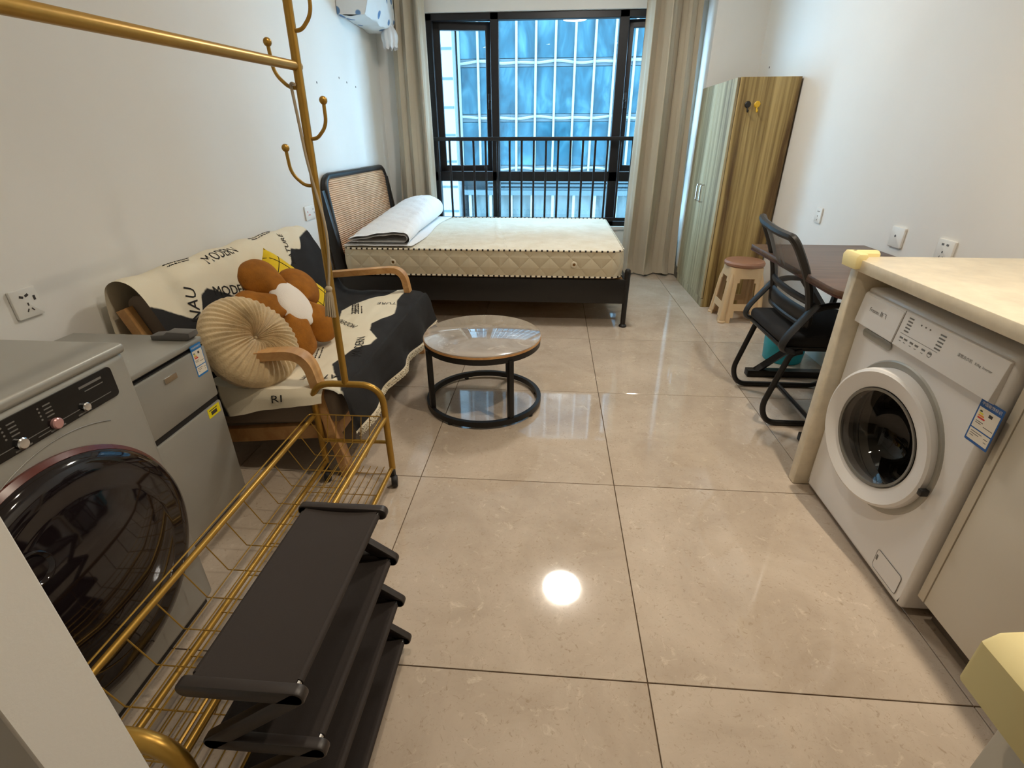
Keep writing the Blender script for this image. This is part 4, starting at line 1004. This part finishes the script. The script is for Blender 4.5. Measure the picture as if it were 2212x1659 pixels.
# brown flower plush
fc_ = V((-1.135, 1.995, .598)); u2, v2, w2 = frame_of((.80, -.18, .60), (-.5, 0, 1))
t = Thing('plush_cushion', 'brown flower shaped plush cushion with a white centre on the sofa', 'cushion', tuple(fc_))
def flower(sgn):
    def fn(a, q):
        an = a * 2 * PI; lob = abs(math.cos(2.5 * an)); R = .160 + .086 * lob ** .6
        r = q; th = .070 * (max(0, 1 - r ** 3.2)) ** .5
        groove = (1 - lob) ** 1.5; th *= 1 - 0.70 * groove * min(1, max(0, r - .30) * 2.2)
        if sgn > 0: th *= 1 - .42 * math.exp(-(r / .33) ** 4)
        return fc_ + u2 * (math.cos(an) * R * r) + v2 * (math.sin(an) * R * r) + w2 * (sgn * th)
    return fn
t.part('petals', B().grid(lambda a, q: flower(1)(a, q ** .75), 160, 34, cu=True).grid(lambda a, q: flower(-1)(a, q ** .75), 160, 16, cu=True), M['plush'])
t.part('flower_centre', B().grid(lambda a, q: fc_ + u2 * math.cos(a * 2 * PI) * .115 * math.sin(q * PI / 2) + v2 * math.sin(a * 2 * PI) * .086 * math.sin(q * PI / 2) + w2 * (.040 + .036 * math.cos(q * PI / 2)), 48, 12, cu=True), M['whiteplush'], label='white plush flower centre')
# yellow cushion behind it
yc_ = V((-1.262, 2.290, .530)); u3, v3, w3 = frame_of((.86, -.12, .46), (-.40, -.60, .80))
t = Thing('cushion', 'yellow square cushion leaning behind the brown flower cushion', 'cushion', tuple(yc_))
def pil(p, q, sgn):
    a, c = p * 2 - 1, q * 2 - 1; e = ((1 - a ** 4) * (1 - c ** 4)) ** .5
    k = 1 - .06 * (1 - abs(a) ** 2) * c * c - .0; k2 = 1 - .06 * (1 - abs(c) ** 2) * a * a
    return yc_ + u3 * (a * .205 * k2) + v3 * (c * .205 * k) + w3 * (sgn * .058 * e)
t.part('cover', B().grid(lambda p, q: pil(p, q, 1), 28, 28).grid(lambda p, q: pil(p, q, -1), 28, 28), M['yellow'])
yb = B()
for k in (.16, .39, .62, .85):
    yb.tube([pil(k, q / 20, 1) + w3 * .0008 for q in range(21)], .0018, 4); yb.tube([pil(q / 20, k, 1) + w3 * .0008 for q in range(21)], .0018, 4)
t.part('grid_print', yb, M['ink'], stuff=True)

# ------------------------------------------------------------------ gold clothes rack
RX0, RX1, RY0, RY1 = -.888, -.605, .415, 1.600
t = Thing('clothes_rack', 'gold metal clothes rack with coat hooks and wire baskets on casters', 'clothes rack', (-.745, 1.0, 0))
def arch(y, x0, x1, dz=0): return fillet([(x0, y + .012, .075), (x0 + .006, y, .44 + dz), (x1 - .006, y, .44 + dz), (x1, y - .012, .075)], .085, 8)
t.part('end_arch', B().tube(arch(RY1, RX0, RX1), .0125, 12), M['gold'])
t.part('end_arch', B().tube(arch(RY0 - .012, RX0 + .012, -.558, -.022), .0150, 14), M['gold'])
for y in (RY1,): t.part('post', B().tube([(-.746, y, .44), (-.722, y, 1.90)], .0125, 12), M['gold'])
t.part('hanging_rail', B().tube([(-.734, RY1 + .02, 1.442), (-.734, RY1 + .004, 1.442), (-.734, .20, 1.404)], .0125, 12), M['gold'])
t.part('cross_bar', B().tube([(RX0 + .002, RY1, .190), (RX1 - .002, RY1, .190)], .007, 8), M['gold'])
for k, (z, sg, dz) in enumerate(((1.523, 1, .115), (1.388, -1, .115), (1.257, 1, .105), (1.127, -1, .112))):
    x0 = -.746 + .024 * (z - .44) / 1.46; pts = fillet([(x0, RY1, z), (x0 + sg * .030, RY1 - .004, z), (x0 + sg * .066, RY1 - .008, z + .035), (x0 + sg * .068, RY1 - .01, z + dz - .012)], .05, 8)
    hk = t.part('coat_hook', B().tube(pts, .0052, 8), M['gold'])
    t.part('hook_ball', B().sphere((x0 + sg * .068, RY1 - .010, z + dz - .006), .0115, 14), M['gold'], hk)
for z, r, dz in ((.305, .0085, 0), (.078, .0085, 0)):
    for x in (RX0 + .002, RX1 - .002): t.part('side_rail', B().tube([(x, RY1, z), (x, RY0, z)], r, 10), M['gold'])
wire0 = {}
def wire(key, pts, r=.0017):
    t.part('basket_wire', B().tube(pts, r, 5), M['gold'])
bz, bt = .215, .305
wire('rim', fillet([(RX0 - .012, RY0 + .01, bt + .012), (RX0 - .012, RY1 - .02, bt + .012), (RX1 - .012, RY1 - .02, bt + .012), (RX1 - .012, RY0 + .01, bt + .012)], .015, 4, True) + [V((RX0 - .012, RY0 + .01, bt + .012))], .0026)
NW = 13
for k in range(NW):
    y = RY0 + .05 + (RY1 - RY0 - .10) * k / (NW - 1)
    wire('cross', [(RX0, y, bt), (RX0 + .045, y, bz), (RX1 - .045, y, bz), (RX1, y, bt)])
for k in range(6):
    x = RX0 + .060 + (RX1 - RX0 - .12) * k / 5
    wire('long', [(x, RY0 + .05, bz + .003), (x, RY1 - .06, bz + .003), (x, RY1 - .02, bt + .010)])
for k in range(9):
    y = RY0 + .08 + (RY1 - RY0 - .14) * k / 8
    wire('lower cross', [(RX0, y, .082), (RX1, y, .082)])
for k in range(9):
    x = RX0 + .03 + (RX1 - RX0 - .06) * k / 8
    wire('lower long', [(x, RY0 + .03, .085), (x, RY1 - .02, .085)])
for x, y in ((RX0, RY1 - .002), (RX1, RY1 - .018), (RX0, RY0 + .02), (RX1, RY0)):
    cs = t.part('caster', B().lathe([(0, -.011), (.022, -.011), (.0245, -.006), (.0245, .006), (.022, .011), (0, .011)], (x + .008, y - .010, .0255), (1, .25, 0), 24), M['rubber'])
    t.part('caster_fork', B().box(x - .010, x + .010, y - .012, y + .012, .040, .076, .003), M['rubber'], cs)

# cotton tie-back hanging from a hook of the rack
t = Thing('curtain_tieback', 'beige rope tieback with tassel hanging from the rack hook', 'tassel', (-.74, 1.585, .8))
t.part('cord', B().tube(fillet([(-.737, 1.583, 1.395), (-.752, 1.588, 1.40), (-.748, 1.590, 1.30), (-.742, 1.586, 1.20), (-.733, 1.590, 1.12), (-.716, 1.583, 1.02), (-.716, 1.581, .95), (-.728, 1.580, .86), (-.738, 1.580, .812)], .04, 5), .0042, 8), M['cord'])
tsb = B().sphere((-.739, 1.580, .806), .012, 12)
for k in range(26):
    a = 2 * PI * k / 26; rr = .011 * (1 if k % 2 else .5)
    tsb.tube([(-.739 + .006 * math.cos(a), 1.580 + .006 * math.sin(a), .800), (-.742 + rr * 1.0 * math.cos(a), 1.580 + rr * math.sin(a), .78), (-.748 + rr * 1.35 * math.cos(a), 1.580 + rr * 1.35 * math.sin(a), .712 + random.uniform(-.006, .006))], .0032, 5)
t.part('tassel', tsb, M['cord'], stuff=True)

# ------------------------------------------------------------------ black shoe rack
t = Thing('shoe_rack', 'black four tier shoe rack with zigzag ends in front of gold rack', 'shoe rack', (-.46, .66, 0))
def zplate(y, th, far=False):
    zt = [.484, .340, .195, .050]; xl = [-.553, -.548, -.545, -.545]; xr = [-.372, -.362, -.360, -.358]; w = .030
    cl = [(xl[0], zt[0]), (xr[0], zt[0])]
    for k in range(1, 4): cl += [(xl[k], zt[k]), (xr[k], zt[k])]
    if far:
        cl = [(xr[0], zt[0]), (xl[0], zt[0])]
        for k in range(1, 4): cl += [(xr[k], zt[k]), (xl[k], zt[k])]
    b = B(); P = fillet([V((a, 0, c)) for a, c in cl], .018, 4); L, Rr = [], []
    for i, p in enumerate(P):
        d = (P[min(i + 1, len(P) - 1)] - P[max(i - 1, 0)]).normalized(); nn = V((-d.z, 0, d.x))
        L.append(p + nn * w / 2); Rr.append(p - nn * w / 2)
    # separate slabs keep the zigzag clean
    segs = [(cl[i], cl[i + 1]) for i in range(len(cl) - 1)]
    for (a, c) in segs:
        A, D = V((a[0], a[1], 0)), V((c[0], c[1], 0)); d = (D - A).normalized(); L_ = (D - A).length
        e1 = V((d.x, 0, d.y)); e2 = V((-d.y, 0, d.x))
        b.prism(rrect(L_ + w * .95, w, w * .47, 5, L_ / 2, 0), (a[0], y - th / 2, a[1]), e1, e2, (0, th, 0), .003)
    return b, zt, xl, xr
for y in (.450, .870):
    zb, zt, xl, xr = zplate(y, .019, y > .6); t.part('end_frame', zb, M['shoeblk'], label='black zigzag plastic end frame')
for k in range(4):
    for x in (xl[k] + .006, xr[k] - .006):
        t.part('shelf_rod', B().tube([(x, .452, zt[k] + .002), (x, .868, zt[k] + .002)], .0058, 10), M['steel'])
    sag = .006 if k == 0 else .014
    def cloth(u, v, k=k, sag=sag):
        x = xl[k] + .006 + (xr[k] - xl[k] - .012) * u; z = zt[k] + .0095 - sag * math.sin(PI * u)
        return (x, .459 + v * .402, z)
    fb = B().grid(cloth, 16, 12)
    for x, s_ in ((xl[k] + .006, -1), (xr[k] - .006, 1)):
        fb.tube([(x, .468, zt[k] + .002), (x, .852, zt[k] + .002)], .0078, 10)
    t.part('shelf_cloth', fb, M['shoefab'], recalc=False)
